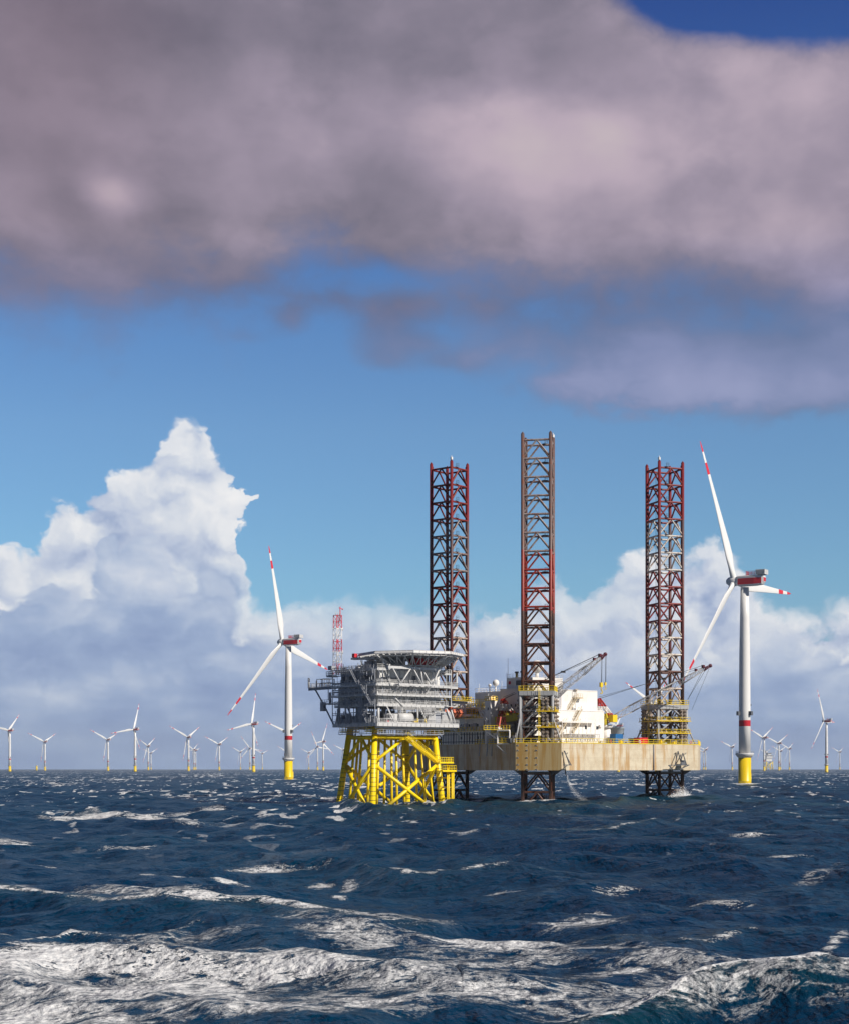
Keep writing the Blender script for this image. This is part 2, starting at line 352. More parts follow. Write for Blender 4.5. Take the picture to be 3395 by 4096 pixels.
def W(px, py, D): return Vector(((px-CX)/F*D, D, H+(HY-py)/F*D))
# ------------------------------------------------------------------ wind turbines
HUBZ = 110.0; OVH = 6.0; BL = 77.0
def blade_mesh():
    st = [(0, 3.3, 3.3, 0), (3, 3.3, 3.2, 0), (8, 4.0, 2.4, .35), (14, 5.2, 1.7, .8), (20, 5.0, 1.35, .9), (30, 4.1, 1.0, .75), (42, 3.2, .72, .55), (54, 2.4, .5, .38), (64, 1.8, .36, .25), (71.2, 1.35, .26, .15), (74.5, .95, .18, .1), (76.6, .45, .1, .05), (77, .1, .05, 0)]
    m = MB(); n = 16; vs = []
    for z, c, th, off in st:
        tw = -R(6)-R(8)*(1-z/77)**2; c *= 1.0+.22*min(1, max(0, (z-4)/8))
        pre = 1.6*(z/77)**2
        for k in range(n):
            a = 2*math.pi*k/n; x = math.cos(a)*c/2; y = math.sin(a)*th/2
            if z > 3: y *= (1-.45*(x/(c/2)+1)/2)
            x += off
            vs.append((x*math.cos(tw)-y*math.sin(tw), x*math.sin(tw)+y*math.cos(tw)+pre, z))
    fs = [(i*n+k, i*n+(k+1) % n, (i+1)*n+(k+1) % n, (i+1)*n+k) for i in range(len(st)-1) for k in range(n)]
    m.add(vs, fs, True)
    return m
def make_turbine():
    root = thing('wind_turbine', '', 'wind turbine', (0, 0, 0), 0, 'wind turbines standing in the sea')
    # root's local +Y is where the rotor faces
    MB().lathe([(3.15, 17), (3.12, 40), (2.9, 70), (2.55, 90), (2.2, 106.3)], n=40).build('tower', M_TOW, root)
    f = MB().lathe([(3.4, -12), (3.4, 2), (3.45, 2.05), (3.4, 2.1), (3.4, 16.3)], n=40).build('foundation', M_TOW, root)
    p = MB().lathe([(3.4, 14.6), (4.9, 16.3), (4.9, 17.0), (3.2, 17.05)], n=40).build('work_platform', M_PALE, root)
    r = MB(); pts = [(4.75*math.cos(R(a)), 4.75*math.sin(R(a)), 17) for a in range(0, 361, 15)]
    r.rail(pts, 1.2, 1.3, .07).build('railing', M_PALE, p)
    d = MB(); d.bar((3.2, 3.3, 17), (3.2, 3.3, 20), .2); d.bar((3.2, 3.3, 20), (4.6, 4.3, 20.6), .18); d.build('davit', M_YRAIL, p)
    b = MB()
    for q in (-.7, .7): b.tube((q*1.0+4.2, -1.5+q, -4), (q*1.0+4.2, -1.5+q, 6.2), .22, n=8)
    for k in range(22): b.bar((3.5, -2.2, -3+k*.42), (4.9, -.8, -3+k*.42), .07)
    b.tube((3.0, -1.4, 5), (4.2, -1.5, 5), .2).tube((3.0, -1.4, 1), (4.2, -1.5, 1), .2)
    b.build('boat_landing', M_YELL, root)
    for a in (20, 140, 260):
        c, s_ = math.cos(R(a)), math.sin(R(a)); e = MB()
        e.add([(c*r_-s_*w, s_*r_+c*w, z) for r_ in (3.0, 4.5) for w in (-1.0, 1.0) for z in (37.4, 39.6)], [(0, 1, 3, 2), (4, 6, 7, 5), (0, 4, 5, 1), (2, 3, 7, 6), (0, 2, 6, 4), (1, 5, 7, 3)])
        e.build('cooler_box', M_STEEL, root)
    MB().sphere((1.2, -3.2, 43), .3, 8).build('marker_lamp', M_BLACK, root); MB().sphere((2.4, -2.6, 43), .3, 8).build('marker_lamp', M_BLACK, root)
    # nacelle, long axis y, tail at -y
    n = MB(); sec = [(-11.2, 1.9, -1.2, 2.0), (-10.2, 2.3, -2.6, 2.2), (-6, 2.7, -3.0, 2.4), (3.0, 2.7, -3.0, 2.6), (4.2, 2.1, -2.4, 2.2)]; vs = []
    for y, w, z0, z1 in sec:
        vs += [(-w, y, z0+.5), (-w+.5, y, z0), (w-.5, y, z0), (w, y, z0+.5), (w, y, z1-.5), (w-.5, y, z1), (-w+.5, y, z1), (-w, y, z1-.5)]
    fs = [(i*8+k, (i+1)*8+k, (i+1)*8+(k+1) % 8, i*8+(k+1) % 8) for i in range(4) for k in range(8)]+[tuple(range(8)), tuple(reversed(range(32, 40)))]
    n.add([(x, y, z+HUBZ) for x, y, z in vs], fs)
    na = n.build('nacelle', M_NAC, root)
    st = MB()
    for sx in (-1, 1):
        for (y0, w0), (y1, w1) in (((-10.15, 2.33), (-6, 2.73)), ((-6, 2.73), (3.0, 2.73))):
            lo0 = -2.05 if y0 < -8 else -2.3; lo1 = -2.3
            q = [(sx*w0, y0, lo0), (sx*w1, y1, lo1), (sx*w1, y1, 1.0), (sx*w0, y0, 1.0)]
            if sx < 0: q = q[::-1]
            q2 = [(x-sx*.12, y, z) for x, y, z in q]
            st.add([(x, y, z+HUBZ) for x, y, z in q+q2], [(0, 1, 2, 3), (7, 6, 5, 4), (0, 4, 5, 1), (1, 5, 6, 2), (2, 6, 7, 3), (3, 7, 4, 0)])
    st.add([(x, y, z+HUBZ) for x, y, z in ((-2.1, -10.3, -2.0), (2.1, -10.3, -2.0), (1.7, -11.25, -1.0), (-1.7, -11.25, -1.0), (-2.1, -10.5, 1.2), (2.1, -10.5, 1.2), (1.7, -11.35, 1.0), (-1.7, -11.35, 1.0))], [(0, 3, 2, 1), (4, 5, 6, 7), (0, 1, 5, 4), (1, 2, 6, 5), (2, 3, 7, 6), (3, 0, 4, 7)])
    st.build('red_stripe', M_RED, na)
    ho = MB(); ho.rail([(-2.3, -7, HUBZ+2.5), (-2.3, -1.5, HUBZ+2.5), (2.3, -1.5, HUBZ+2.5), (2.3, -7, HUBZ+2.5)], 2.2, .8, .12, (1, .66, .33)); ho.build('hoist_railing', M_RED, na)
    cx = MB(); cx.box(-2.6, 2.6, -12.2, -7.0, HUBZ+2.6, HUBZ+5.2)
    for k in range(7): cx.bar((-2.7, -12.1+k*.8, HUBZ+2.5), (-2.7, -12.1+k*.8, HUBZ+5.3), .14); cx.bar((2.7, -12.1+k*.8, HUBZ+2.5), (2.7, -12.1+k*.8, HUBZ+5.3), .14)
    cx.build('cooler', M_PALE, na)
    h = MB(); prof = [(.05, 4.6), (1.2, 4.2), (2.2, 3.0), (2.7, 1.0), (2.7, -1.2), (2.2, -2.0)]
    hm = MB().lathe(prof[::-1], n=24)
    h.v = [(x, z+OVH, -y+HUBZ) for x, y, z in hm.v]; h.f = hm.f; h.sm = hm.sm
    h.build('hub', M_TOWN, root)
    return root
def kids(o): return [c for c in bpy.data.objects if c.parent == o]
def copy_tree(o, parent=None):
    c = o.copy(); col.objects.link(c)
    if parent: c.parent = parent
    for ch in KIDS[o.name]: copy_tree(ch, c)
    return c
TILT = R(5)
BLADE_ME = None
def blade_dirs(hub, b, L, tips, phis):
    a = Vector((-math.cos(b), math.sin(b), 0)); z = Vector((0, 0, 1)); h = Vector((math.sin(b), math.cos(b), 0))
    at = a*math.cos(TILT)+z*math.sin(TILT); up = z*math.cos(TILT)-a*math.sin(TILT); out = []
    for tip, ph in zip(tips, phis):
        best = None
        if tip is None: q, c = ph, .05
        else:
            q0, c0, st = ph, .05, .25
            def cost(q, c):
                d = (up*math.cos(q)+h*math.sin(q))*math.cos(c)+at*math.sin(c); P = hub+d*L
                return math.hypot(CX+P.x/P.y*F-tip[0], HY-(P.z-H)/P.y*F-tip[1])+abs(c-.05)*40
            best = cost(q0, c0)
            while st > 1e-4:
                mv = False
                for dq, dc in ((st, 0), (-st, 0), (0, st*.5), (0, -st*.5)):
                    v = cost(q0+dq, c0+dc)
                    if v < best and abs(c0+dc) < .30: best = v; q0 += dq; c0 += dc; mv = True; break
                if not mv: st *= .5
            q, c = q0, c0
        out.append(((up*math.cos(q)+h*math.sin(q))*math.cos(c)+at*math.sin(c), at))
    return out
TPROTO = make_turbine()
KIDS = {}
def index_kids():
    KIDS.clear()
    for o in bpy.data.objects: KIDS[o.name] = []
    for o in bpy.data.objects:
        if o.parent: KIDS[o.parent.name].append(o)
index_kids()
BLADE = blade_mesh().build('blade', M_BLADE)
first_t = True
def place_turbine(hx, hy, beta, tips, phi0, label, L=BL, sx=1.0):
    global first_t
    D = (HUBZ-H)*F/(HY-hy); b = R(beta)
    a = Vector((-math.cos(b), math.sin(b), 0))
    hub = W(hx, hy, D); hub.z = HUBZ+math.sin(TILT)*0
    o = TPROTO if first_t else copy_tree(TPROTO)
    base = hub-a*OVH; o.location = (base.x, base.y, 0); o.rotation_euler = (0, 0, math.atan2(-a.x, a.y)); o['label'] = label
    phs = [R(phi0), R(phi0+120), R(phi0-120)]
    rot = Matrix.Rotation(-o.rotation_euler.z, 4, 'Z')
    for i, (d, at) in enumerate(blade_dirs(hub, b, L, tips, phs)):
        bl = BLADE if (first_t and i == 0) else BLADE.copy()
        if not (first_t and i == 0): col.objects.link(bl)
        z = d.normalized(); y = (at-z*at.dot(z)).normalized(); x = y.cross(z)
        m = Matrix((x, y, z)).transposed().to_4x4()
        bl.parent = o; bl.matrix_local = Matrix.Translation((0, OVH, HUBZ)) @ rot @ m @ Matrix.Diagonal((1, 1, L/BL, 1))
    first_t = False
    return D
TURB = [
 (2934, 2325, 32, [(2801, 1738), (3171, 2375), (2731, 2746)], -20, 'largest and nearest wind turbine, white tower with red band, right of the jack-up rig'),
 (1130, 2568, 29, [(1078, 2160), (1318, 2679), (917, 2864)], -17, 'second largest wind turbine with thick yellow base, left of the yellow jacket platform'),
 (34, 2922, 30, [(81, 2857), None, (-25, 2905)], 44, 'white wind turbine cut by the left edge of the photo, nearest at that edge'),
 (177, 2967, 34, [(226, 2934), (167, 3040), (114, 2932)], 60, 'distant wind turbine second from the left edge, blades in a Y over a short tower'),
 (429, 2959, 36, [(468, 2934), (417, 3033), (362, 2918)], 60, 'distant Y bladed wind turbine just left of the taller one whose blade crosses its tip'),
 (535, 2918, 32, [(560, 2813), (564, 2999), (446, 2934)], 20, 'tall white wind turbine in the left group, one blade up and one left'),
 (591, 2984, 40, [(611, 2955), (579, 3034), (558, 2957)], 60, 'dim dark bladed wind turbine seen right behind the tall left group turbine'),
 (603, 3012, 34, [(629, 2995), (598, 3058), (571, 2995)], 60, 'tiny far wind turbine overlapping the dim dark bladed one'),
 (751, 2949, 44, [(801, 2907), (735, 3036), (680, 2904)], 60, 'Y bladed mid distance wind turbine with red tips, left of a small close pair'),
 (774, 2999, 34, [(790, 2974), (768, 3052), (757, 2978)], 60, 'left one of the small close pair of turbines right of the red tipped Y turbine'),
 (781, 3002, 34, [(800, 2992), None, (756, 3001)], 60, 'right one of the small close pair of turbines beside the red tipped Y turbine'),
 (874, 2977, 34, [(914, 2948), (864, 3037), (820, 2945)], 60, 'distant Y bladed wind turbine standing alone left of a smaller one'),
 (960, 3008, 34, [(986, 2988), (953, 3050), (926, 2987)], 60, 'tiny far wind turbine left of the tall turbine beside the second largest one'),
 (999, 2993, 60, [(988, 2973), None, None], -20, 'faint wind turbine half hidden behind the tall tower left of the second largest turbine'),
 (1007, 2896, 31, [(1026, 2772), (1036, 2987), (912, 2921)], 17, 'tall white wind turbine with yellow base closest on the left of the second largest turbine'),
 (1048, 3014, 34, [(1075, 3001), None, (1029, 3000)], 60, 'faintest tiny wind turbine between the tall one and the second largest turbine'),
 (1149, 2931, 38, [(1208, 2890), None, (1060, 2885)], 60, 'wind turbine hidden behind the second largest tower, only its spread blades showing'),
 (1143, 3006, 38, [None, None, (1105, 2981)], 60, 'small wind turbine hidden behind the second largest tower with one blade tip at its left'),
 (1233, 3011, 34, [(1259, 2995), (1227, 3053), (1202, 2993)], 60, 'tiny far Y bladed wind turbine right of the second largest turbine'),
 (1269, 2987, 62, [(1252, 2938), None, None], -20, 'narrow looking wind turbine with a blade upright, middle of three left of the yellow jacket'),
 (1289, 2967, 36, [(1311, 2894), (1342, 3022), (1261, 2974)], 16, 'slim wind turbine with long dark blades, nearest to the yellow jacket on its left'),
 (1371, 2999, 38, [None, None, (1334, 2979)], 60, 'small wind turbine partly hidden by the left leg of the yellow jacket'),
 (1595, 2978, 40, [None, None, None], 50, 'far wind turbine seen through the bracing of the yellow jacket'),
 (2612, 2822, 34, [(2669, 2722), None, (2503, 2729)], 40, 'wind turbine hidden behind the right jack-up leg with a red tipped blade sticking out left'),
 (2462, 2903, 34, [(2488, 2855), None, (2425, 2886)], 50, 'wind turbine peeping over the grey tanks on the rig deck'),
 (2808, 3007, 34, [(2832, 2990), (2800, 3047), (2792, 2999)], 60, 'tiny wind turbine, left one of the pair just right of the hull end'),
 (2816, 2999, 34, [(2834, 2986), None, (2795, 2988)], 60, 'tiny wind turbine, right one of the pair just right of the hull end'),
 (2922, 2988, 38, [(2942, 2974), None, (2878, 2963)], 60, 'pale far wind turbine just left of the largest tower'),
 (3048, 2951, 38, [(3091, 2908), (3027, 3043), (2995, 2914)], 60, 'dark bladed wind turbine first to the right of the largest tower'),
 (3059, 3012, 34, [(3087, 2993), None, (3027, 2994)], 60, 'tiny wind turbine standing behind the far grey platform'),
 (3108, 2973, 38, [(3151, 2937), (3094, 3045), (3061, 2945)], 60, 'dark bladed wind turbine right of the far grey platform'),
 (3116, 3004, 34, [(3146, 2983), None, (3077, 2982)], 60, 'small wind turbine overlapping the dark bladed one right of the far platform'),
 (3151, 2995, 34, [(3173, 2970), (3139, 3048), (3113, 2969)], 60, 'white Y bladed wind turbine, rightmost of the cluster by the far platform'),
 (3293, 2884, 37, [(3270, 2758), (3339, 2889), (3245, 2997)], -28, 'white wind turbine with yellow base near the right edge, second tallest on the right side'),
 (3353, 3008, 34, [(3373, 2989), (3342, 3055), (3323, 2989)], 60, 'tiny wind turbine closest to the right edge of the photo'),
]
for (hx, hy, be, tips, p0, lab) in TURB:
    place_turbine(hx, hy, be, tips, p0, lab)
# ------------------------------------------------------------------ transformer platform on its yellow jacket
# local frame: origin under the near corner of the decks, +x along the sunlit face, +y along the shaded face
S_O = (-11.3, 392.0); S_A = R(38.7)
ssub = thing('transformer_platform', 'grey transformer platform with round helideck on yellow tubular jacket, left of the jack-up rig', 'offshore platform', (S_O[0], S_O[1], 0), S_A)
def SL(px, py, D):                       # photo point at distance D -> platform frame
    p = W(px, py, D); dx, dy = p.x-S_O[0], p.y-S_O[1]; c, s = math.cos(S_A), math.sin(S_A)
    return Vector((dx*c+dy*s, -dx*s+dy*c, p.z))
def SW(x, y, z=0):
    c, s = math.cos(S_A), math.sin(S_A); return Vector((x-S_O[0], y-S_O[1], z)) if False else Vector(((x-S_O[0])*c+(y-S_O[1])*s, -(x-S_O[0])*s+(y-S_O[1])*c, z))
Cw = Vector((-8.5, 407.2, 0)); base = {'F': (-12.6, 395), 'L': (-21.3, 406), 'R': (4.4, 408.3), 'B': (-4.4, 419.3)}
topk = {'F': (-12.05, 396.5), 'L': (-18.5, 405.8), 'R': (2.3, 408.2), 'B': (-4.6, 417.4)}
def leg_at(k, z):
    t = z/19.0; b = Vector(base[k]); q = Vector(topk[k]); p = b.lerp(q, t); return SW(p.x, p.y, z)
def build_jacket():
    Z = (1.8, 10.3, 16.6)
    for k in 'FLRB':
        m = MB(); m.tube(leg_at(k, -14), leg_at(k, 19.4), .86, .72, n=20)
        lg = m.build('jacket_leg', M_JLEG, ssub)
        q = MB(); p = leg_at(k, 18.0)
        q.rail([p+Vector(d) for d in ((-1.7, -1.7, 0), (1.7, -1.7, 0), (1.7, 1.7, 0), (-1.7, 1.7, 0), (-1.7, -1.7, 0))], 1.2, .9, .09)
        q.cbox(p+Vector((0, 0, -.1)), (3.5, 3.5, .12)); q.build('leg_walkway', M_YRAIL, lg)
    for a, b in ('FR', 'FL', 'LB', 'RB'):
        mid = (leg_at(a, 16.6)+leg_at(b, 16.6))/2
        for p0, p1, r in ((leg_at(a, 16.6), leg_at(b, 16.6), .45), (leg_at(a, 10.4), mid, .40), (leg_at(b, 10.4), mid, .40),
                          (leg_at(a, 10.0), leg_at(b, -3.4), .46), (leg_at(b, 10.0), leg_at(a, -3.4), .46)):
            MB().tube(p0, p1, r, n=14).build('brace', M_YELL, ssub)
    # vertical pipes behind the faces
    for k, (px, py2, px2, D) in enumerate(((1517, 3225, 1507, 402), (1541, 3225, 1536, 404), (1566, 3225, 1568, 405), (1584, 3225, 1589, 407), (1611, 3220, 1619, 408), (1659, 3215, 1670, 409), (1681, 3213, 1702, 410), (1703, 3210, 1734, 411), (1421, 3213, 1396, 404), (1436, 3213, 1412, 405), (1449, 3213, 1430, 404), (1479, 3220, 1470, 402))):
        a = SL(px, 2950, D); b = SL(px2, 3240, D); b2 = b+(b-a)*.25
        MB().tube(a+Vector((0, 0, .5)), b2, .33, n=8).build('riser_pipe', M_YELL, ssub)
    # stairs down the sunlit side, boat landing
    m = MB(); a = SL(1628, 2945, 399); b = SL(1758, 3052, 403)
    d = Vector((0, -1.0, 0)); m.stair(a, b, 1.3); m.bar(a+Vector((0, .9, -.5)), b+Vector((0, .9, -.5)), .2, .3); m.build('jacket_stair', M_YELL, ssub)
    m = MB(); p = SL(1770, 3052, 403); m.cbox(p, (4.6, 3.0, .25)); m.rail([p+Vector(q) for q in ((-2.2, -1.4, .1), (2.2, -1.4, .1), (2.2, 1.4, .1))], 1.3, .8, .1)
    p = SL(1782, 3085, 404); m.cbox(p, (4.4, 3.0, .25)); m.rail([p+Vector(q) for q in ((-2.2, -1.4, .1), (2.2, -1.4, .1), (2.2, 1.4, .1))], 1.3, .8, .1)
    p = SL(1745, 2925, 405)
    m.build('access_platform', M_YELL, ssub)
    m = MB()
    for px, tp in ((1788, 3053), (1794, 3060), (1806, 3086), (1812, 3090)):
        p = SL(px, tp, 404); m.tube(p, Vector((p.x, p.y, -8)), .20, n=8)
    for k in range(26):
        z = .3+k*.38; a = SL(1799, 3000, 403.7); b = SL(1808, 3000, 403.7); m.bar(Vector((a.x, a.y, z)), Vector((b.x, b.y, z)), .07)
    for z in (1.5, 4.2, 6.6, 8.4): a = leg_at('R', z); b = SL(1800, 3000, 404); m.tube(a, Vector((b.x, b.y, z)), .16)
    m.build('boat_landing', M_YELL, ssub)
build_jacket()
rs = random.Random(7)
LX, LY = 25.5, 18.6
def build_topside():
    P = M_PALE; G = M_GREY
    # --- decks: (z top, thickness, x0, x1, y0, y1)
    decks = {'A': (19.95, .75, 0, 25.5, 0, 18.6), 'B': (24.5, .45, .3, 22.3, .3, 18.2), 'C': (26.9, .3, -.6, 22.4, -.6, 18.6), 'D': (29.4, .4, -.4, 22.6, -.2, 18.8), 'E': (33.2, .4, .6, 21.6, .8, 18.4)}
    for k, (z, th, x0, x1, y0, y1) in decks.items():
        m = MB(); m.box(x0, x1, y0, y1, z-th, z)
        for i in range(int((x1-x0)/1.45)): m.box(x0+.3+i*1.45, x0+.45+i*1.45, y0-.12, y0-.003, z-th+.02, z-.02)
        for i in range(int((y1-y0)/1.45)): m.box(x0-.12, x0-.003, y0+.3+i*1.45, y0+.45+i*1.45, z-th+.02, z-.02)
        dk = m.build('deck', P, ssub)
        r = MB(); r.rail([(x0+.05, y1, z), (x0+.05, y0+.05, z), (x1, y0+.05, z), (x1-.05, y1, z)], 1.1, 1.45, .075, (1, .66, .33))
        r.build('railing', P, dk)
    # --- clad blocks between decks
    walls = [(1.4, 20.9, 1.5, 17.6, 24.5, 26.6), (1.2, 20.4, 1.6, 17.6, 26.9, 29.0), (1.8, 20.6, 1.6, 17.4, 29.4, 32.8)]
    for i, (x0, x1, y0, y1, z0, z1) in enumerate(walls):
        m = MB(); m.box(x0, x1, y0, y1, z0, z1)
        k = 0
        x = x0+.8
        while x < x1-.5:
            w = rs.choice((.05, .05, .08, .35)); d = rs.uniform(.05, .25)
            m.box(x, x+w, y0-d, y0-.003, z0+.05, z1-rs.uniform(.05, .5)); x += rs.uniform(.7, 1.7)
        y = y0+.8
        while y < y1-.5:
            w = rs.choice((.05, .06, .1, .4)); d = rs.uniform(.05, .3)
            m.box(x0-d, x0-.003, y, y+w, z0+.05, z1-rs.uniform(.05, .6)); y += rs.uniform(.6, 1.5)
        wl = m.build('wall', M_WALL, ssub)
        for _ in range(7):
            x = rs.uniform(x0+.5, x1-.5); zt = z1-rs.uniform(0, .3); q = MB(); q.bar((x, y0-.34, z0+rs.uniform(.1, .9)), (x, y0-.34, zt), .09); q.build('drain_pipe', M_STEEL, wl)
        h = MB()
        for _ in range(5):
            x = rs.uniform(x0+1, x1-2); h.box(x, x+rs.uniform(.5, 1.1), y0-.06, y0-.002, z0+.5, z0+rs.uniform(1.2, 2.0))
        for _ in range(7):
            y = rs.uniform(y0+1, y1-2); z = z0+rs.uniform(.1, .9); h.box(x0-.06, x0-.002, y, y+rs.uniform(.5, 1.2), z, z+rs.uniform(.5, 1.1))
        h.build('vent_panel', G, wl)
    MB().box(11.3, 12.2, 1.38, 1.497, 25.35, 26.2).build('window', M_STEEL, ssub)
    MB().box(11.8, 12.9, 1.48, 1.597, 30.6, 31.8).build('window', M_STEEL, ssub)
    for z0, x0, x1 in ((27.25, 1.6, 19.9), (30.2, 2.2, 9.5), (25.0, 13.5, 20.4)):      # slatted dark strips standing in for shade in the open gallery
        lv = MB().box(x0, x1, 1.24 if z0 < 30 else 1.34, 1.395 if z0 < 27 else 1.45, z0, z0+.95).build('dark_gap_panel', M_STEEL, ssub)
        q = MB()
        for i in range(5): q.box(x0, x1, 1.12, 1.237, z0+.1+i*.2, z0+.17+i*.2)
        for i in range(int((x1-x0)/2.2)): q.box(x0+i*2.2, x0+.12+i*2.2, 1.08, 1.117, z0, z0+.95)
        q.build('gap_slats', P, lv)
    for z0, z1 in ((24.6, 26.4), (27.0, 28.9), (29.6, 32.6)):
        for i in range(6):
            y = 2.2+i*2.5+rs.uniform(-.4, .4); MB().box(1.0, 1.15, y, y+rs.uniform(.7, 1.6), z0+rs.uniform(0, .5), z1-rs.uniform(0, .5)).build('dark_gap_panel', M_STEEL, ssub)  # dark relief panels on the left-facing wall
        for i in range(7):
            x = 2+i*2.7+rs.uniform(-.5, .5); q = MB(); q.bar((x, .55, z0), (x, .55, z1+.3), .16); q.bar((x, .55, z0), (x+rs.choice((-1.3, 1.3)), .55, z1+.3), .1); q.build('gallery_post', P if i % 2 else G, ssub)
    # --- columns and diagonals of the open lower deck
    for x in (1.2, 8.5, 15.5, 21.5):
        for y in (1.2, 9, 17.4):
            MB().tube((x, y, 19.9), (x, y, 24.1), .32, n=10).build('column', P, ssub)
    dg = [((0.2, 18.4, 19.9), (0.2, 22.6, 25.0)), ((.2, 22.6, 25.0), (.2, 26.4, 29.0)), ((.3, 17.6, 19.9), (.3, 16.4, 24)), ((.3, 8, 24), (.3, 4.6, 19.9)), ((.3, 12.6, 24), (.3, 9.6, 19.9)), ((3.0, .2, 24.0), (5.4, .2, 20)), ((7.8, .2, 24.2), (4.8, .2, 26.8)),
          ((12.6, .3, 24), (12.6, .3, 20)), ((13.2, .3, 24), (15.6, .3, 20)), ((21.5, .2, 24.0), (23.4, .2, 20)), ((23.2, .3, 23.6), (24.4, .3, 20.4))]
    for i, (a, b) in enumerate(dg): MB().tube(a, b, .2, n=8).build('diagonal_strut', P if a[1] < 1 else G, ssub)
    for x in (12.6, 15.2): MB().tube((x+.0, .3, 19.97), (x+(0 if x < 13 else -.3), .3, 21.2), .225, n=8).build('strut_sleeve', M_YRAIL, ssub)
    # outer stiffening frame of the shaded face
    m = MB()
    for y in (6.0, 11.0, 15.5): m.bar((-.25, y, 19.9), (-.25, y, 29), .22)
    for z in (22.6, 25.4, 27.8): m.bar((-.25, .5, z), (-.25, 18, z), .16)
    for z in (27.9, 28.3, 30.0): m.bar((-.5, 1, z), (-.5, 17.6, z), .1, .26)
    m.build('outer_frame', G, ssub)
    # --- equipment on the lower deck
    m = MB(); m.tube((6.8, 1.3, 21.35), (11.2, 1.3, 21.35), 1.3, n=20); m.box(6.4, 11.6, .5, 2.4, 20, 20.5); m.build('storage_tank', M_PALE, ssub)
    m = MB(); m.box(4.2, 8.2, .7, 3, 19.96, 22.3); m.build('equipment_housing', M_PALE, ssub)
    m = MB(); m.box(15.9, 18.2, .4, 2.6, 19.96, 22.4)
    for i in range(7): m.box(15.95+i*.33, 16.08+i*.33, .3, .397, 20.05, 22.3)
    m.build('corrugated_container', M_PALE, ssub)
    m = MB(); m.box(20.4, 23.6, .5, 2.8, 19.96, 23.1)
    for i in range(10): m.box(20.5+i*.31, 20.62+i*.31, .4, .497, 20.1, 22.2)
    m.build('corrugated_container', M_PALE, ssub)
    m = MB(); m.box(20.6, 23.4, .42, .498, 22.35, 22.95); m.build('shutter', G, ssub)
    m = MB(); m.box(18.2, 20.4, .9, 4.2, 19.96, 23.2); m.build('equipment_housing', M_GREY, ssub)
    MB().box(11.4, 12.9, .2, 1.0, 20.0, 20.75).build('tool_chest', M_YRAIL, ssub)
    MB().box(3.1, 3.7, .2, .7, 20.0, 20.7).build('hose_box', M_RED, ssub)
    m = MB(); m.rail([(3.0, .1, 20), (5.2, .1, 20), (5.2, 1.2, 20), (3.0, 1.2, 20), (3.0, .1, 20)], 2.2, 2.2, .14, (1, .5)); m.build('test_frame', P, ssub)
    # dark machinery filling the open deck
    for i in range(26):
        x = rs.uniform(1.5, 20); y = rs.uniform(3.0, 16.5); w = rs.uniform(.8, 2.6); d = rs.uniform(.8, 2.2); h = rs.uniform(1.2, 4.0)
        m = MB(); m.box(x, x+w, y, y+d, 19.96, 19.96+h)
        m.tube((x+w/2, y+d/2, 19.96+h), (x+w/2, y+d/2, 24.05), .12); m.tube((x+w/2, y+d/2, 19.9+h*.6), (x+w/2+2.5, y+d/2, 19.9+h*.6), .14)
        m.build('machinery', M_GREY if i % 3 else M_STEEL, ssub)
    for i in range(14):                      # machinery along the shaded face
        y = 1.0+i*1.2; h = rs.uniform(.8, 2.6); m = MB(); m.box(.6, 1.6, y, y+rs.uniform(.4, 1.0), 19.96, 19.96+h)
        m.bar((.5, y, 19.96+h+.2), (.5, y+1.3, 19.96+h+.4), .1); m.build('machinery', G, ssub)
    # pipes running along faces
    m = MB()
    for z in (23.3, 23.6, 23.85, 22.9): m.path([(5.5, .1, z), (rs.uniform(11, 14), .1, z), (rs.uniform(17, 21), .1, z+.0)], .06)
    for z in (23.3, 23.6, 23.85, 22.9): m.bar((5.5+abs(z-23.3), .1, z), (5.5+abs(z-23.3), .12, 24.2), .07)
    for x in [5+i*.42 for i in range(38)]: m.bar((x, .12, 23.9-rs.choice((.5, .9, 1.4))), (x, .12, 24.2), .06)
    for i in range(9): x = 14.9+i*.22; m.bar((x, .16, 22.0+rs.uniform(-.5, .3)), (x, .16, 24), .07)
    m.path([(13.5, -.05, 22.3), (17.6, -.05, 22.5), (18, -.05, 22.9), (21, -.05, 22.9)], .12)
    m.build('pipework', P, ssub)
    m = MB()
    for i in range(120):
        y = rs.uniform(.5, 18); z = rs.choice((20.2, 22, 24.6, 25.4, 27, 28.2, 29.6, 30.4, 31.5)); L = rs.uniform(.8, 4)
        if rs.random() < .5: m.bar((-.3, y, z+rs.uniform(0, .8)), (-.3, min(18.2, y+L), z+rs.uniform(0, .8)), rs.choice((.07, .1, .14)))
        else: m.bar((-.3, y, z), (-.3, y, z+rs.uniform(.8, 2.2)), rs.choice((.07, .1, .16)))
    for y in (.6, 6.5, 12.4, 18.2): m.bar((-.3, y, 19.96), (-.3, y, 33), .16)
    for z in (22.1, 24.9, 27.3, 30.1, 31.8): m.bar((-.3, .6, z), (-.3, 18.2, z), .12)
    m.build('pipework', G, ssub)
    # cable trays below the deck down to the jacket
    m = MB()
    for i in range(34):
        x = rs.uniform(1, 22); y = rs.uniform(1, 16); m.tube((x, y, 17.0), (x+rs.uniform(-.2, .2), y, 19.3), rs.choice((.08, .12, .18)), n=6)
        m.sphere((x, y, 17.2), .3, 6)
    for q in (1.5, 5, 9, 13): m.bar((.5, q, 18.9), (25, q, 18.9), .25, .5)
    m.rail([(1, .8, 17.3), (21, .8, 17.3)], 1.1, 1.4, .07); m.rail([(.8, 1, 17.3), (.8, 17, 17.3)], 1.1, 1.4, .07); m.box(1, 21, 1, 1.9, 17.15, 17.3)
    m.build('underdeck_pipework', G, ssub)
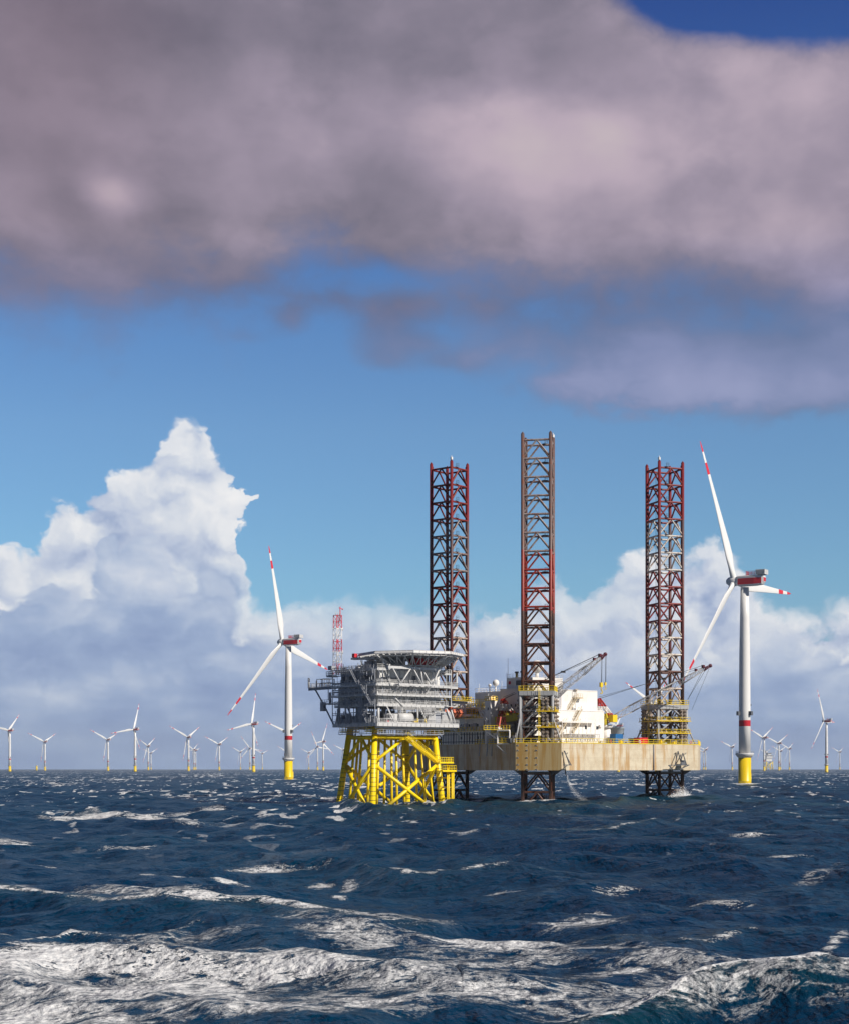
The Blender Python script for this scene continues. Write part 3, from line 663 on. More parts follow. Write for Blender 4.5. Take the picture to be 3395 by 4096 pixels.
    # --- cantilever walkway to the left at deck D
    m = MB(); m.box(-.4, 3.0, 18.8, 28.6, 29.05, 29.4); m.bar((-.3, 18.8, 29.0), (-.3, 28.6, 29.0), .2, .5); wk = m.build('cantilever_walkway', G, ssub)
    r = MB(); r.rail([(-.35, 18.8, 29.4), (-.35, 28.5, 29.4), (2.9, 28.5, 29.4), (2.9, 18.8, 29.4)], 1.1, 1.2, .07, (1, .66, .33)); r.build('railing', P, wk)
    m = MB(); m.box(-.5, -.1, 28.3, 28.7, 29.4, 32.0); m.box(0, .3, 25.6, 25.9, 29.4, 31.2); m.build('light_mast', P, wk)
    for y in (20.5, 23.0):
        m = MB(); m.rail([(-.3, y, 29.4), (-.3, y+2, 29.4), (2, y+2, 29.4), (2, y, 29.4), (-.3, y, 29.4)], 2.1, 2, .12, (1, .5)); m.build('equipment_frame', G, wk)
    m = MB(); m.box(-.4, .6, 22.2, 23.4, 23.4, 25.6); m.box(-.4, 2.2, 17.6, 22.6, 25.0, 25.2); m.rail([(-.4, 18.5, 25.2), (-.4, 23.3, 25.2)], 1.0, 1.0, .08); m.bar((0, 18.6, 25), (0, 18.6, 29), .15); m.bar((0, 20.4, 26), (0, 20.4, 29), .15); m.tube((0, 19.6, 25.2), (0, 19.6, 28), .3); m.build('side_platform', G, ssub)
    # right-hand end platforms
    m = MB(); m.box(22.5, 25.3, .2, 3.2, 28.9, 29.3); m.rail([(22.5, .2, 29.3), (25.2, .2, 29.3), (25.2, 3, 29.3)], 1.1, .8, .08, (1, .66, .33)); m.box(24.9, 25.3, .3, .7, 29.3, 33.0)
    m.box(21, 24.6, -.4, 1.5, 24.35, 24.5); m.rail([(21.2, .1, 32.5), (23.0, .1, 32.5), (23.0, 3, 32.5)], 1.1, .7, .08); m.box(20.8, 23.1, 0, 3, 32.3, 32.5); m.bar((23, .1, 24.5), (23, .1, 33.6), .18); m.bar((21.5, .1, 24.5), (21.5, .1, 33.6), .12); m.build('end_platform', P, ssub)
    # --- stair towers on the shaded face
    for a, b in (((-1.0, 5.6, 29.4), (-1.0, 2.9, 26.9)), ((-1.2, 2.9, 26.9), (-1.2, .6, 24.5)), ((-1.0, 5.6, 24.4), (-1.0, 2.6, 20)), ((-1.0, 9.6, 33.2), (-1.0, 6.6, 29.6))):
        m = MB(); m.stair(a, b, .9); m.build('stair', G, ssub)
    m = MB(); m.box(-1.6, -.3, 2.2, 3.6, 26.75, 26.9); m.rail([(-1.6, 3.6, 26.9), (-1.6, 2.2, 26.9)], 2.3, .6, .1); m.box(-1.6, -.3, 5.4, 6.4, 29.25, 29.4); m.rail([(-1.6, 6.4, 29.4), (-1.6, 5.4, 29.4)], 1.1, .6, .1)
    m.box(-1.6, -.3, 1.9, 3, 22.2, 22.35); m.rail([(-1.6, 3, 22.35), (-1.6, 1.9, 22.35)], 2.2, .6, .1); m.box(-1.5, -.6, 1.0, 2.4, 24.3, 24.5); m.build('stair_landing', G, ssub)
    # --- roof clutter near the mast
    for i in range(22):
        y = rs.uniform(6, 18); x = rs.uniform(.8, 10); h = rs.uniform(.4, 1.3); m = MB(); m.box(x, x+rs.uniform(.5, 1.6), y, y+rs.uniform(.4, 1.3), 33.2, 33.2+h)
        m.bar((x, y, 33.2), (x, y, 33.2+h+rs.uniform(.2, 1)), .1); m.build('roof_unit', P, ssub)
    m = MB()
    for z in (31.9, 32.3, 32.8, 33.4, 33.9): m.bar((-.2, 5, z), (-.2, 19.2, z), .12)
    for i in range(18): m.bar((-.25, 5.5+i*.77, 31.8), (-.25, 5.5+i*.77, 33.9+rs.uniform(-.4, .5)), .09)
    m.box(-.6, 1.2, 17.8, 20.4, 31.8, 32.1); m.rail([(-.6, 17.8, 32.1), (-.6, 20.4, 32.1), (1.2, 20.4, 32.1)], 1.1, .8, .1); m.box(-.4, .8, 18.4, 20.0, 33.6, 34.6)
    m.build('pipe_rack', G, ssub)
    # red tank unit seen under the helideck
    MB().tube((13.5, 3.5, 35.6), (17.8, 3.5, 35.6), 1.35, n=16).build('fire_water_tank', M_RED, ssub)
    MB().box(18.6, 21, 3.5, 5, 34.4, 36.3).build('equipment_cabinet', M_RED, ssub)
    m = MB(); m.box(8, 20, 2.5, 8, 33.3, 34.2); m.box(9, 12.5, 5, 8, 34.2, 36.6); m.box(5, 7.5, 9, 12, 33.3, 35.6); m.build('machinery', G, ssub)
    # --- mast
    mo = W(1351, 2680, 408); q = SW(mo.x, mo.y); bx, by = q.x, q.y
    m = MB(); m.lattice((bx, by, 32.5), (bx, by, 47.4), 1.6, 1.5, 9, .10, .055, up=(0, 1, 0))
    ms = m.build('antenna_mast', mat('mast_paint', zbands([(30, 35.3, RED), (38.3, 41.4, RED), (44.2, 60, RED)], (.80, .79, .78)), .5), ssub)
    m = MB(); m.tube((bx+.8, by, 46), (bx+.8, by, 49.6), .12); m.bar((bx+.4, by, 49.3), (bx+1.6, by, 49.1), .12); m.sphere((bx+1.5, by, 49.0), .2, 6); m.build('wind_vane', M_RED, ms)
    m = MB()
    for z in (38.2, 44): m.bar((bx-1.6, by, z), (bx+1.6, by, z), .1); m.tube((bx+1.5, by, z-.4), (bx+1.5, by, z+.5), .16)
    for x in (-.6, 0, .6): m.tube((bx+x, by, 47.4), (bx+x, by, 48.3), .06)
    m.build('antenna', M_PALE, ms)
build_topside()
def build_helideck():
    c = SW(-3.3, 404.0); cx, cy = c.x, c.y; off = R(3)-S_A
    vx = lambda r, k, z: Vector((cx+r*math.cos(off+math.pi/4*k), cy+r*math.sin(off+math.pi/4*k), z))
    m = MB(); m.prism([(vx(11.6, k, 0).x, vx(11.6, k, 0).y) for k in range(8)], 36.75, 37.05); hd = m.build('helideck', M_GREY, ssub)
    n = MB(); fr = MB()
    for k in range(8):
        a0, a1 = vx(13.15, k, 36.85), vx(13.15, k+1, 36.85); b0, b1 = vx(12.85, k, 37.42), vx(12.85, k+1, 37.42)
        N = 6
        for i in range(N):
            t0, t1 = i/N+.012, (i+1)/N-.012
            p = [a0.lerp(a1, t0), a0.lerp(a1, t1), b0.lerp(b1, t1), b0.lerp(b1, t0)]; dn = Vector((0, 0, -.06))
            n.add(p+[q+dn for q in p], [(0, 1, 2, 3), (7, 6, 5, 4), (0, 4, 5, 1), (1, 5, 6, 2), (2, 6, 7, 3), (3, 7, 4, 0)])
        for i in range(N+1): t0 = i/N; fr.bar(a0.lerp(a1, t0)+Vector((0, 0, -.12)), b0.lerp(b1, t0)+Vector((0, 0, -.08)), .12, .2)
        fr.bar(b0, b1, .12, .14); fr.bar(a0, a1, .14, .16)
        for i in range(N+1): t0 = i/N; fr.bar(vx(11.5, k, 36.6).lerp(vx(11.5, k+1, 36.6), t0), a0.lerp(a1, t0), .14, .2)
    n.build('safety_net', mat('net_white', (.66, .65, .64), .6), hd); fr.build('net_frame', M_PALE, hd)
    # truss under the deck
    m = MB(); zt, zb = 36.4, 34.1
    for k in range(8):
        a, b = vx(11.2, k, zt), vx(11.2, k+1, zt); m.tube(a, b, .17, n=6)
        a2, b2 = vx(7.6, k, zb), vx(7.6, k+1, zb); m.tube(a2, b2, .18, n=6)
        N = 4
        for i in range(N):
            t0 = i/N; t1 = (i+.5)/N; t2 = (i+1)/N
            p, q, r_ = a.lerp(b, t0), a2.lerp(b2, t1), a.lerp(b, t2)
            m.tube(p, q, .12, n=6); m.tube(q, r_, .12, n=6)
        m.tube(vx(11.2, k, zt), vx(7.6, k, zb), .18, n=6); m.tube(vx(12.6, k, 36.7), vx(7.6, k, zb), .13, n=6)
        m.tube(vx(0, k, zt), vx(11.2, k, zt), .16, n=6); m.tube(vx(0, k, zb), vx(7.6, k, zb), .16, n=6)
        m.tube(vx(3.8, k, zt), vx(7.6, k, zb), .12, n=6)
    for yy in (-1.5, 2.5, 6.5): m.bar((cx-11, cy+yy, 36.55), (cx+11, cy+yy, 36.55), .2, .4)
    for xx in (-7, -3.5, 0, 3.5, 7): m.bar((cx+xx, cy-9, 36.5), (cx+xx, cy+9, 36.5), .2, .4)
    m.build('deck_truss', M_PALE, hd)
    # bracket frame hanging in front of the sunlit face
    m = MB(); y0 = -2.6
    A = [(4.5, y0), (15.5, y0)]
    m.bar((4.5, y0, 29.3), (15.2, y0, 29.3), .35, .45); m.bar((1.5, y0+.4, 33.4), (17.5, y0+.4, 33.4), .45, .6)
    for x0, x1 in ((5.0, 8.4), (5.2, 2.8), (11.7, 9.2), (11.9, 11.5), (14.6, 12.0), (14.8, 17.2)): m.tube((x0, y0, 29.4), (x1, y0+.3, 33.3), .19, n=8)
    for x in (5.0, 14.6, 10): m.bar((x, y0, 29.3), (x, .6, 29.2), .25, .35); m.bar((x, y0+.3, 33.4), (x, 1.5, 33.1), .3, .45)
    m.tube((5, y0, 29.3), (5, 1.0, 27), .16); m.tube((14.6, y0, 29.3), (14.6, 1.0, 27), .16)
    for x in (2, 6, 10, 14, 17.4): m.tube((x, y0+.4, 33.5), (x, y0+.4, 34.1), .2)
    m.build('bracket_frame', M_PALE, ssub)
    # access bridge with red cabinet at the left of the helideck
    a = SL(1412, 2636, 404); b = SL(1508, 2634, 400)
    m = MB(); m.bar(a, b, 1.6, .45); m.rail([a+Vector((0, 0, .2)), b+Vector((0, 0, .2))], 1.1, 1.0, .09, (1, .5)); br = m.build('access_bridge', M_GREY, ssub)
    p = SL(1420, 2622, 403.5); m = MB(); m.cbox(p, (1.0, 1.0, .95)); m.build('foam_monitor_cabinet', M_RED, br)
    m = MB(); p = SL(1444, 2644, 403); q = SL(1462, 2690, 403); m.stair(p, q, 1.0); m.build('stair', M_GREY, br)
build_helideck()
# lifeboat hangs from the rig's davit: built with the rig
# ------------------------------------------------------------------ jack-up rig
R_O = (35.2, 419.0); R_A = R(37.5)
rig = thing('jack_up_rig', 'rusty beige jack-up rig with white quarters, standing on three tall lattice legs', 'jack-up rig', (R_O[0], R_O[1], 0), R_A)
_c, _s = math.cos(R_A), math.sin(R_A)
def RW(x, y, z=0): dx, dy = x-R_O[0], y-R_O[1]; return Vector((dx*_c+dy*_s, -dx*_s+dy*_c, z))   # world -> rig frame
def RP(px, py, D): p = W(px, py, D); return RW(p.x, p.y, p.z)
def on_plane(px, py, v):                 # photo point on the vertical plane v = const of the rig frame
    t = (px-CX)/F                        # X = t*Y ;  v = -(X-ox)*s + (Y-oy)*c
    Y = (v-R_O[0]*_s+R_O[1]*_c)/(_c-t*_s)
    return RP(px, py, Y)
ZB, ZT = 8.45, 15.5
hullw = [(23.5, 421), (35.2, 419), (61.8, 439.5), (75.3, 448), (81, 478), (70, 492), (0, 496), (-7, 480), (-1.5, 468)]
hp = [RW(x, y) for x, y in hullw]
def build_hull():
    m = MB(); m.prism([(p.x, p.y) for p in hp], ZB, ZT); h = m.build('hull', M_HULL, rig)
    # corner face in rustier paint, stood 3 cm proud
    a, b = hp[0], hp[1]; n = Vector((b.y-a.y, a.x-b.x, 0)).normalized()*.03
    if n.y > 0: n = -n
    q = [a+n, b+n, b+n+Vector((0, 0, ZT-ZB)), a+n+Vector((0, 0, ZT-ZB))]
    q = [Vector((v.x, v.y, v.z+ZB)) for v in q]; back = [v-n*.95 for v in q]
    MB().add(q+back, [(0, 1, 2, 3), (7, 6, 5, 4), (0, 4, 5, 1), (1, 5, 6, 2), (2, 6, 7, 3), (3, 7, 4, 0)]).build('corner_plating', M_HULLC, h)
    f = MB(); u = (b-a).normalized()
    for i, t in enumerate((.05, .25, .455)):
        for j, z in enumerate((14.9, 13.6, 11.7, 9.9, 8.6)):
            p = a.lerp(b, t)+n*2; p.z = z
            f.add([p-u*.2+Vector((0, 0, -.2)), p+u*.2+Vector((0, 0, -.2)), p+u*.2+Vector((0, 0, .2)), p-u*.2+Vector((0, 0, .2)), p+n*8+u*.2+Vector((0, 0, .2)), p+n*8-u*.2+Vector((0, 0, .2))],
                  [(0, 1, 2, 3), (3, 2, 4, 5), (0, 3, 5), (1, 4, 2), (0, 5, 4, 1)])
    f.build('hull_step', M_CWHITE, h)
    s = MB(); p0, p1 = hp[2], hp[2]; s.tube(Vector((p0.x, p0.y-.15, ZB)), Vector((p0.x, p0.y-.15, ZT)), .16, n=6); s.build('vertical_pipe', M_GREY, h)
    # white fence plates: edge rails
    r = MB(); r.rail([Vector((p.x, p.y, ZT)) for p in (hp[8], hp[0], hp[1], hp[2], hp[3], hp[4])], 1.25, 1.9, .10, (1, .5)); r.build('railing', M_YRAIL, h)
    k = MB(); pts = [Vector((p.x, p.y, ZT)) for p in (hp[8], hp[0], hp[1], hp[2], hp[3])]
    for a_, b_ in zip(pts[:-1], pts[1:]): k.bar(a_+Vector((0, 0, .1)), b_+Vector((0, 0, .1)), .12, .22)
    k.build('deck_edge', M_YRAIL, h)
    # anchor racks: raised triangular frames on the hull side
    def rack(px, tri, y1, wid):
        m = MB()
        for (x0, ya), (x1, yb) in tri:
            P0 = on_plane(x0, ya, -.5 if True else 0); P1 = on_plane(x1, yb, -1.1); m.bar(P0, P1, .16)
        return m
    def facept(px, py, out):              # point on a plane stood off the face P2..S or S..P3
        for a_, b_ in ((1, 2), (2, 3)):
            A = Vector(hullw[a_]); B = Vector(hullw[b_]); t = (px-CX)/F; nn = Vector((B.y-A.y, -(B.x-A.x))).normalized(); A = A+nn*out; B = B+nn*out
            k = (t*A.y-A.x)/((B.x-A.x)-t*(B.y-A.y))
            if k <= 1.001 or a_ == 2:
                P = A+(B-A)*k; return RW(P.x, P.y, H+(HY-py)/F*P.y)
    for tri, name in (([((2710, 3005), (2698, 3060)), ((2710, 3005), (2724, 3060)), ((2729, 3012), (2722, 3042)), ((2729, 3012), (2744, 3060)), ((2672, 3061), (2754, 3060)), ((2672, 3061), (2690, 3078)), ((2754, 3060), (2715, 3078)), ((2724, 3042), (2738, 3042))], 'r'),
                      ([((2253, 3003), (2282, 3060)), ((2256, 3003), (2276, 3060)), ((2250, 3060), (2284, 3060))], 'l')):
        m = MB()
        for (x0, ya), (x1, yb) in tri:
            m.bar(facept(x0, ya, .5 if ya < 3040 else 1.6), facept(x1, yb, .5 if yb < 3040 else 1.6), .2)
        if name == 'r':
            A, B, C_, D_ = facept(2722, 3042, 1.3), facept(2738, 3042, 1.3), facept(2743, 3060, 1.5), facept(2718, 3060, 1.5); e = Vector((0, .08, 0))
            m.add([A, B, C_, D_, A+e, B+e, C_+e, D_+e], [(0, 3, 2, 1), (4, 5, 6, 7), (0, 1, 5, 4), (1, 2, 6, 5), (2, 3, 7, 6), (3, 0, 4, 7)])
        for px in ((2700, 2742) if name == 'r' else (2268,)): m.bar(facept(px, 3060, 1.6), facept(px, 3060, 0), .15); m.bar(facept(px, 3012, .5), facept(px, 3012, 0), .15)
        m.build('anchor_rack', M_STEEL, h)
    # slanted brackets on the shaded side
    m = MB()
    for px in (1925, 1955, 1975): p = RP(px, 3010, 432); m.bar(p+Vector((-.6, 0, 2.5)), p+Vector((-.9, 0, -1)), .2)
    m.bar(RP(1985, 2981, 424), RP(2023, 3016, 423), .22); m.build('fender_bracket', M_GREY, h)
    return h
hull = build_hull()
LEGS = [((29.73, 427.0), 10, (-145, -55, 35, 125), 5.15, 'centre'), ((7.1, 467.0), 0, (186, -84, 6, 96), 5.2, 'left'), ((68.9, 467.0), 0, (155, -115, -25, 65), 5.3, 'right')]
BAY = 4.835; ZH = 94.6
def build_leg(c, angs, Rr, which):
    c = RW(*c); A = [R(a)-R_A for a in angs]
    P = lambda k, z: Vector((c.x+Rr*math.cos(A[k % 4]), c.y+Rr*math.sin(A[k % 4]), z))
    mlat, mch = {'centre': (M_LEGC, M_CHC), 'left': (M_LEGS, M_CHS), 'right': (M_LEGR, M_CHS)}[which]
    m = MB(); nb = 21
    for i in range(nb):
        z = ZH-i*BAY
        for k in range(4):
            a, b = P(k, z), P(k+1, z); m.tube(a, b, .28, n=8, cap=False)
            mid = (a+b)/2
            if i < nb-1:
                z2 = z-BAY+.3; m.tube(mid, P(k, z2), .24, n=7, cap=False); m.tube(mid, P(k+1, z2), .24, n=7, cap=False)
    leg = m.build('leg', mlat, rig)
    for k in range(4):
        q = MB(); q.tube(P(k, -8), P(k, ZH+1.7), .46, n=12); q.tube(P(k, ZH+1.7), P(k, ZH+2.2), .42, .1, n=12)
        # rack teeth down the inner side
        d = (Vector((c.x, c.y, 0))-P(k, 0)); d.z = 0; d.normalize(); q.bar(P(k, -8)+d*.45, P(k, ZH+1)+d*.45, .18, .3)
        q.build('chord', mch, leg)
    for i in range(0, 17):
        w = MB(); z = ZH-i*BAY; k = 1 if which != 'centre' else 2
        a, b = P(k, z), P(k+1, z); o = a.lerp(b, .3); w.cbox(o+Vector((0, 0, .3)), (1.1, 1.1, .12)); w.rail([o+Vector((-.5, -.5, .35)), o+Vector((.5, -.5, .35)), o+Vector((.5, .5, .35))], 1.0, 1.1, .05, (1, .5), False)
        w.build('walkway', M_STEEL, leg)
    ld = MB(); o = P(1, 0).lerp(P(2, 0), .5) if which == 'centre' else P(0, 0).lerp(P(1, 0), .75)
    for q in (-.2, .2): ld.bar((o.x+q, o.y, -2), (o.x+q, o.y, 92 if which != 'centre' else 55), .04)
    ld.build('hanging_line', M_BLACK, leg)
    if which == 'centre': p = P(2, ZH+1.8)
    else: p = P(1, ZH+2.0)
    MB().cbox(p+Vector((0, 0, .5)), (.5, .5, .7)).tube(p, p+Vector((0, 0, 1.3)), .08).build('beacon', M_CWHITE, leg)
    # well skirt below the hull
    s = MB()
    for k in range(4):
        a, b = P(k, ZB-.6), P(k+1, ZB-.6); s.bar(a, b, .5, .5)
        o = (P(k, 0)-Vector((c.x, c.y, 0))); o.z = 0; o.normalize(); p = P(k, 0)
        s.add([Vector((p.x, p.y, ZB-1.6)), Vector((p.x+o.x*2.6, p.y+o.y*2.6, ZB-.003)), Vector((p.x, p.y, ZB-.003)), Vector((p.x+.3*o.y, p.y-.3*o.x, ZB-1.6)), Vector((p.x+o.x*2.6+.3*o.y, p.y+o.y*2.6-.3*o.x, ZB-.003)), Vector((p.x+.3*o.y, p.y-.3*o.x, ZB-.003))], [(0, 2, 1), (3, 4, 5), (0, 1, 4, 3), (1, 2, 5, 4), (2, 0, 3, 5)])
    s.build('leg_guide', M_STEEL, leg)
    return P
LP = {}
for c, _, angs, Rr, wh in LEGS: LP[wh] = build_leg(c, angs, Rr, wh)
def build_jackhouse(which, grow, ztop, gearsides):
    c = [RW(*l[0]) for l in LEGS if l[4] == which][0]; l = [l for l in LEGS if l[4] == which][0]
    A = [R(a)-R_A for a in l[2]]; Rr = l[3]*grow
    P = lambda k, z, s_=1.0: Vector((c.x+Rr*s_*math.cos(A[k % 4]), c.y+Rr*s_*math.sin(A[k % 4]), z))
    m = MB(); z0, z1 = ZT, ztop
    for k in range(4):
        m.tube(P(k, z0), P(k, z1), .38, n=10)
        a0, b0 = P(k, z0), P(k+1, z0); a1, b1 = P(k, z1), P(k+1, z1); lv = [z0+.2, z0+(z1-z0)*.34, z0+(z1-z0)*.68, z1]
        for i in range(3):
            mid = P(k, lv[i+1]).lerp(P(k+1, lv[i+1]), .5)
            m.tube(P(k, lv[i]), mid, .24, n=7); m.tube(P(k+1, lv[i]), mid, .24, n=7)
            m.tube(P(k, lv[i+1]), P(k+1, lv[i+1]), .2, n=7)
        # raking stays
        o = (P(k, 0)-Vector((c.x, c.y, 0))); o.normalize()
        m.tube(P(k, z0+(z1-z0)*.55), P(k, z0)+o*2.4+Vector((-o.y, o.x, 0))*1.0, .22, n=7)
    jt = m.build('jacking_tower', M_SILO if which == 'x' else mat('tower_grey', painted((.36, .37, .39), (.25, .25, .27), .5), .5), rig)
    b = MB()
    for k in range(4):
        a_, b_ = P(k, z1+.55, 1.05), P(k+1, z1+.55, 1.05); b.bar(a_, b_, .7, 1.15)
        for i in range(9): q = a_.lerp(b_, (i+.5)/9); o = (q-Vector((c.x, c.y, q.z))); o.normalize(); b.bar(q+o*.38+Vector((0, 0, -.5)), q+o*.38+Vector((0, 0, .5)), .08, .15)
    b.build('top_beam', mat('beam_grey', painted((.40, .41, .42), (.22, .22, .24), .5), .5), jt)
    r = MB(); r.rail([P(k, z1+1.2, 1.10) for k in range(5)], 1.25, 1.4, .10, (1, .5)); r.build('railing', M_YRAIL, jt)
    # gear units: stacks of pinion housings beside the chords
    gm = mat('gear_beige', painted((.30, .25, .21), (.07, .05, .045), .8, 1.5), .55)
    spots = {'centre': ((1, 0, .20), (1, 2, .25), (2, 1, .2), (3, 0, .3), (0, 3, .3)), 'right': ((2, 1, .12), (2, 3, .2), (0, 1, .12), (0, 3, .2)), 'left': ((1, 2, .2), (2, 1, .2), (0, 1, .2))}[which]
    for k, k2, fr in spots:
        nrm = (P(k, 0)+P(k2, 0))/2-Vector((c.x, c.y, 0)); nrm.normalize(); tv = Vector((-nrm.y, nrm.x, 0))
        for zz in (z0+.6, z0+.6+(z1-z0)*.34, z0+.6+(z1-z0)*.67):
            base_ = P(k, zz, .93).lerp(P(k2, zz, .93), fr); g = MB(); g.cbox(base_+Vector((0, 0, 1.35)), (1.2, 1.2, 3.0))
            for j in range(3):
                for q in (-.55, .55):
                    p = base_+tv*q+Vector((0, 0, .25+j*1.0)); g.tube(p+nrm*.2, p+nrm*1.1, .40, n=12); g.tube(p+nrm*1.1, p+nrm*1.35, .2, n=8)
            g.build('jacking_gear', gm, jt)
    for zz in (z0+(z1-z0)*.33, z0+(z1-z0)*.66):
        w = MB(); w2 = MB()
        for k in range(4):
            a_, b_ = P(k, zz, 1.16), P(k+1, zz, 1.16)
            if which == 'centre' and k != 0 and k != 1: continue
            if which == 'centre' and k == 0: a_ = a_.lerp(b_, .52)
            w.rail([a_, b_], 1.15, 1.5, .10, (1, .5)); w2.bar(a_.lerp(b_, .0), b_, .9, .12)
        w.build('railing', M_YRAIL, jt); w2.build('catwalk', M_YRAIL, jt)
    lad = MB(); p = P(0, z0, 1.0).lerp(P(1, z0, 1.0), .58); p2 = P(0, z0, 1.25).lerp(P(1, z0, 1.25), .58)
    for q in (-.22, .22): lad.bar((p2.x+q, p2.y, z0), (p2.x+q, p2.y, z1+1.5), .07)
    for i in range(30): lad.bar((p2.x-.22, p2.y, z0+i*.45), (p2.x+.22, p2.y, z0+i*.45), .05)
    lad.build('ladder', M_YRAIL, jt)
    # dark machinery core around the leg
    core = MB()
    for k in range(4):
        for i in range(3): z = z0+.6+i*(z1-z0)/3; q = P(k, z, .86).lerp(P(k+1, z, .86), .5); core.cbox(q+Vector((0, 0, .5)), (2.6, 2.6, .6))
        core.bar(P(k, z0, .9), P(k, z1, .9), .7, .7)
    core.build('gear_housing', M_STEEL, jt)
    return P
build_jackhouse('centre', 1.16, 28.0, (1, -1))
build_jackhouse('left', 1.2, 26.9, (1,))
build_jackhouse('right', 1.22, 25.9, (1, -1))
# ------------------------------------------------------------------ quarters
def build_quarters():
    def block(x0, x1, y0, y1, z0, z1, m=M_CWHITE, name='deck_house'):
        return MB().box(x0, x1, y0, y1, z0, z1).build(name, m, rig)
    def windows(b, lst, face='y', mm=M_GLASS):
        for (u, z, w, h, pl) in lst:
            q = MB()
            if face == 'y': q.box(u, u+w, pl-.05, pl-.002, z, z+h)
            else: q.box(pl-.05, pl-.002, u, u+w, z, z+h)
            q.build('window', mm, b)
    main = block(.5, 27.9, 16, 25, 24.75, 30.4, name='quarters_block'); side = block(.5, 7.97, 16, 25, ZT, 24.75, name='quarters_block')
    low = block(8, 27.6, 13, 25, ZT, 24.74, name='quarters_block')
    brid = block(1.5, 15.1, 16.03, 23.4, 30.4, 33.2, name='bridge_block'); rear = block(6, 16, 25.003, 42.5, ZT, 30.1, M_CWHITE, 'quarters_block')
    windows(brid, [(17.0, 31.2, 2.6, 1.3, 1.5)], 'x', M_STEEL)
    windows(side, [(18.4, 25.4+0, .5, .75, .5), (20.2, 25.4, .5, .75, .5), (18.6, 22.6, .5, .7, .5)], 'x')
    windows(rear, [(34.5, 25.6, 1.4, 1.1, 6), (37.5, 25.6, 1.0, 1.1, 6)], 'x')
    MB().box(13.4, 14.5, 15.93, 15.998, 24.76, 30.3).build('cable_duct', M_LILAC, main)
    MB().box(1.4, 1.498, 21.8, 22.6, 31.6, 32.4).build('hose_reel', M_RED, brid)
    windows(low, [(12.6, 19.6, .8, 1.0, 13), (17.0, 19.6, .5, .6, 13), (20.4, 19.6, .9, 1.0, 13), (24.6, 19.6, .8, .9, 13), (12.0, 17.9, .8, .8, 13), (15.4, 18.2, 1.0, .7, 13)])
    def at(px, py, v): return on_plane(px, py, v)
    # roof rails and gear
    r = MB(); r.rail([(1.5, 23.4, 33.2), (1.5, 16.1, 33.2), (15.1, 16.1, 33.2), (15.1, 23, 33.2)], 1.1, 1.3, .06); r.build('railing', M_CWHITE, brid)
    r = MB(); r.rail([(6.1, 42.4, 30.1), (6.1, 25.2, 30.1)], 1.3, 1.2, .07); r.rail([(6.1, 42.4, 30.1), (15, 42.4, 30.1)], 1.3, 1.2, .07); r.build('railing', M_CWHITE, rear)
    for y, rr, h in ((37.2, .45, 1.7), (34.6, .95, 1.9), (28.4, .85, 1.6)):
        q = MB(); q.tube((7, y, 30.1), (7, y, 30.1+h), .18); q.sphere((7, y, 30.1+h+rr*.7), rr, 14); q.build('radome', M_CWHITE, rear)
    q = MB(); q.tube((7.5, 18, 33.2), (7.5, 18, 35.0), .5); q.sphere((7.5, 18, 36.4), 1.75, 18); q.build('radome', M_CWHITE, brid)
    for x, y, z, h in ((1.7, 23.2, 33.2, 5.5), (1.6, 23.6, 30.4, 4.5), (6.3, 41, 30.1, 2.6), (6.3, 31.2, 30.1, 3), (9, 17, 33.2, 4.4), (11, 17.5, 33.2, 3.2), (6.5, 27, 30.1, 3.6)):
        MB().tube((x, y, z), (x, y, z+h), .07, .04).build('whip_antenna', M_CWHITE, main)
    for y in (20.4, 18.2):
        q = MB(); q.tube((2.4, y, 33.2), (2.4, y, 34.6), .35); q.tube((2.4, y, 34.6), (2.4, y, 35.0), .62, .5); q.build('exhaust_stack', M_STEEL, brid)
        MB().tube((2.4-.3, y-.35, 33.21), (2.4-.3, y-.35, 34.3), .22).build('exhaust_sleeve', M_YRAIL, brid)
    # balconies, stairs on the sunlit front
    b = MB()
    for z, x0, x1, y0 in ((24.76, 8.2, 12.6, 13.0), (21.5, 10.8, 23, 11.6), (18.3, 11.5, 24.5, 11.8), (27.6, 9, 12.4, 14.6), (24.76, 19, 27.2, 13.0)):
        if y0 < 13: b.box(x0, x1, y0, 12.997, z-.25, z)
        b.rail([(x0, y0+.05, z), (x1, y0+.05, z)], 1.1, 1.2, .05)
    b.box(9, 12.4, 14.6, 15.997, 27.4, 27.6)
    for x in (11, 14, 17, 20, 23): b.bar((x, 11.7, 15.5), (x, 11.7, 21.3), .12)
    b.build('balcony', M_CWHITE, low)
    for a, c_ in (((19.3, 15.2, 28.2), (16.6, 15.2, 24.8)), ((12.2, 15.2, 27.6), (9.6, 15.2, 24.8)), ((18.0, 12.2, 24.7), (15.8, 12.2, 21.5)), ((17.6, 12.2, 21.4), (14.8, 12.2, 18.3)), ((12.6, 12.2, 21.4), (10.6, 12.2, 18.3))):
        q = MB(); q.stair(a, c_, 1.0); q.build('stair', mat('stair_cream', (.62, .52, .36), .6), low)
    q = MB(); q.box(18.9, 21.3, 14.6, 15.997, 28.0, 28.2); q.rail([(18.9, 14.7, 28.2), (21.2, 14.7, 28.2)], 1.1, .8, .07); q.box(19, 20.2, 15.2, 15.9, 30.45, 30.6); q.bar((19.6, 15.4, 28), (19.6, 15.4, 30.5), .08); q.build('balcony', mat('stair_cream', (.62, .52, .36), .6), main)
    for x, z in ((10.4, 20.1), (11.6, 17.6), (14.8, 17.9), (25.6, 20.2)):
        q = MB(); q.box(x, x+.9, 12.5, 12.997, z, z+.7); q.box(x+.1, x+.8, 12.44, 12.497, z+.08, z+.6); q.build('ventilator', M_CWHITE, low)
    MB().box(9.2, 9.7, 15.8, 15.997, 25.9, 26.6).build('lifebuoy_cabinet', M_RED, main)
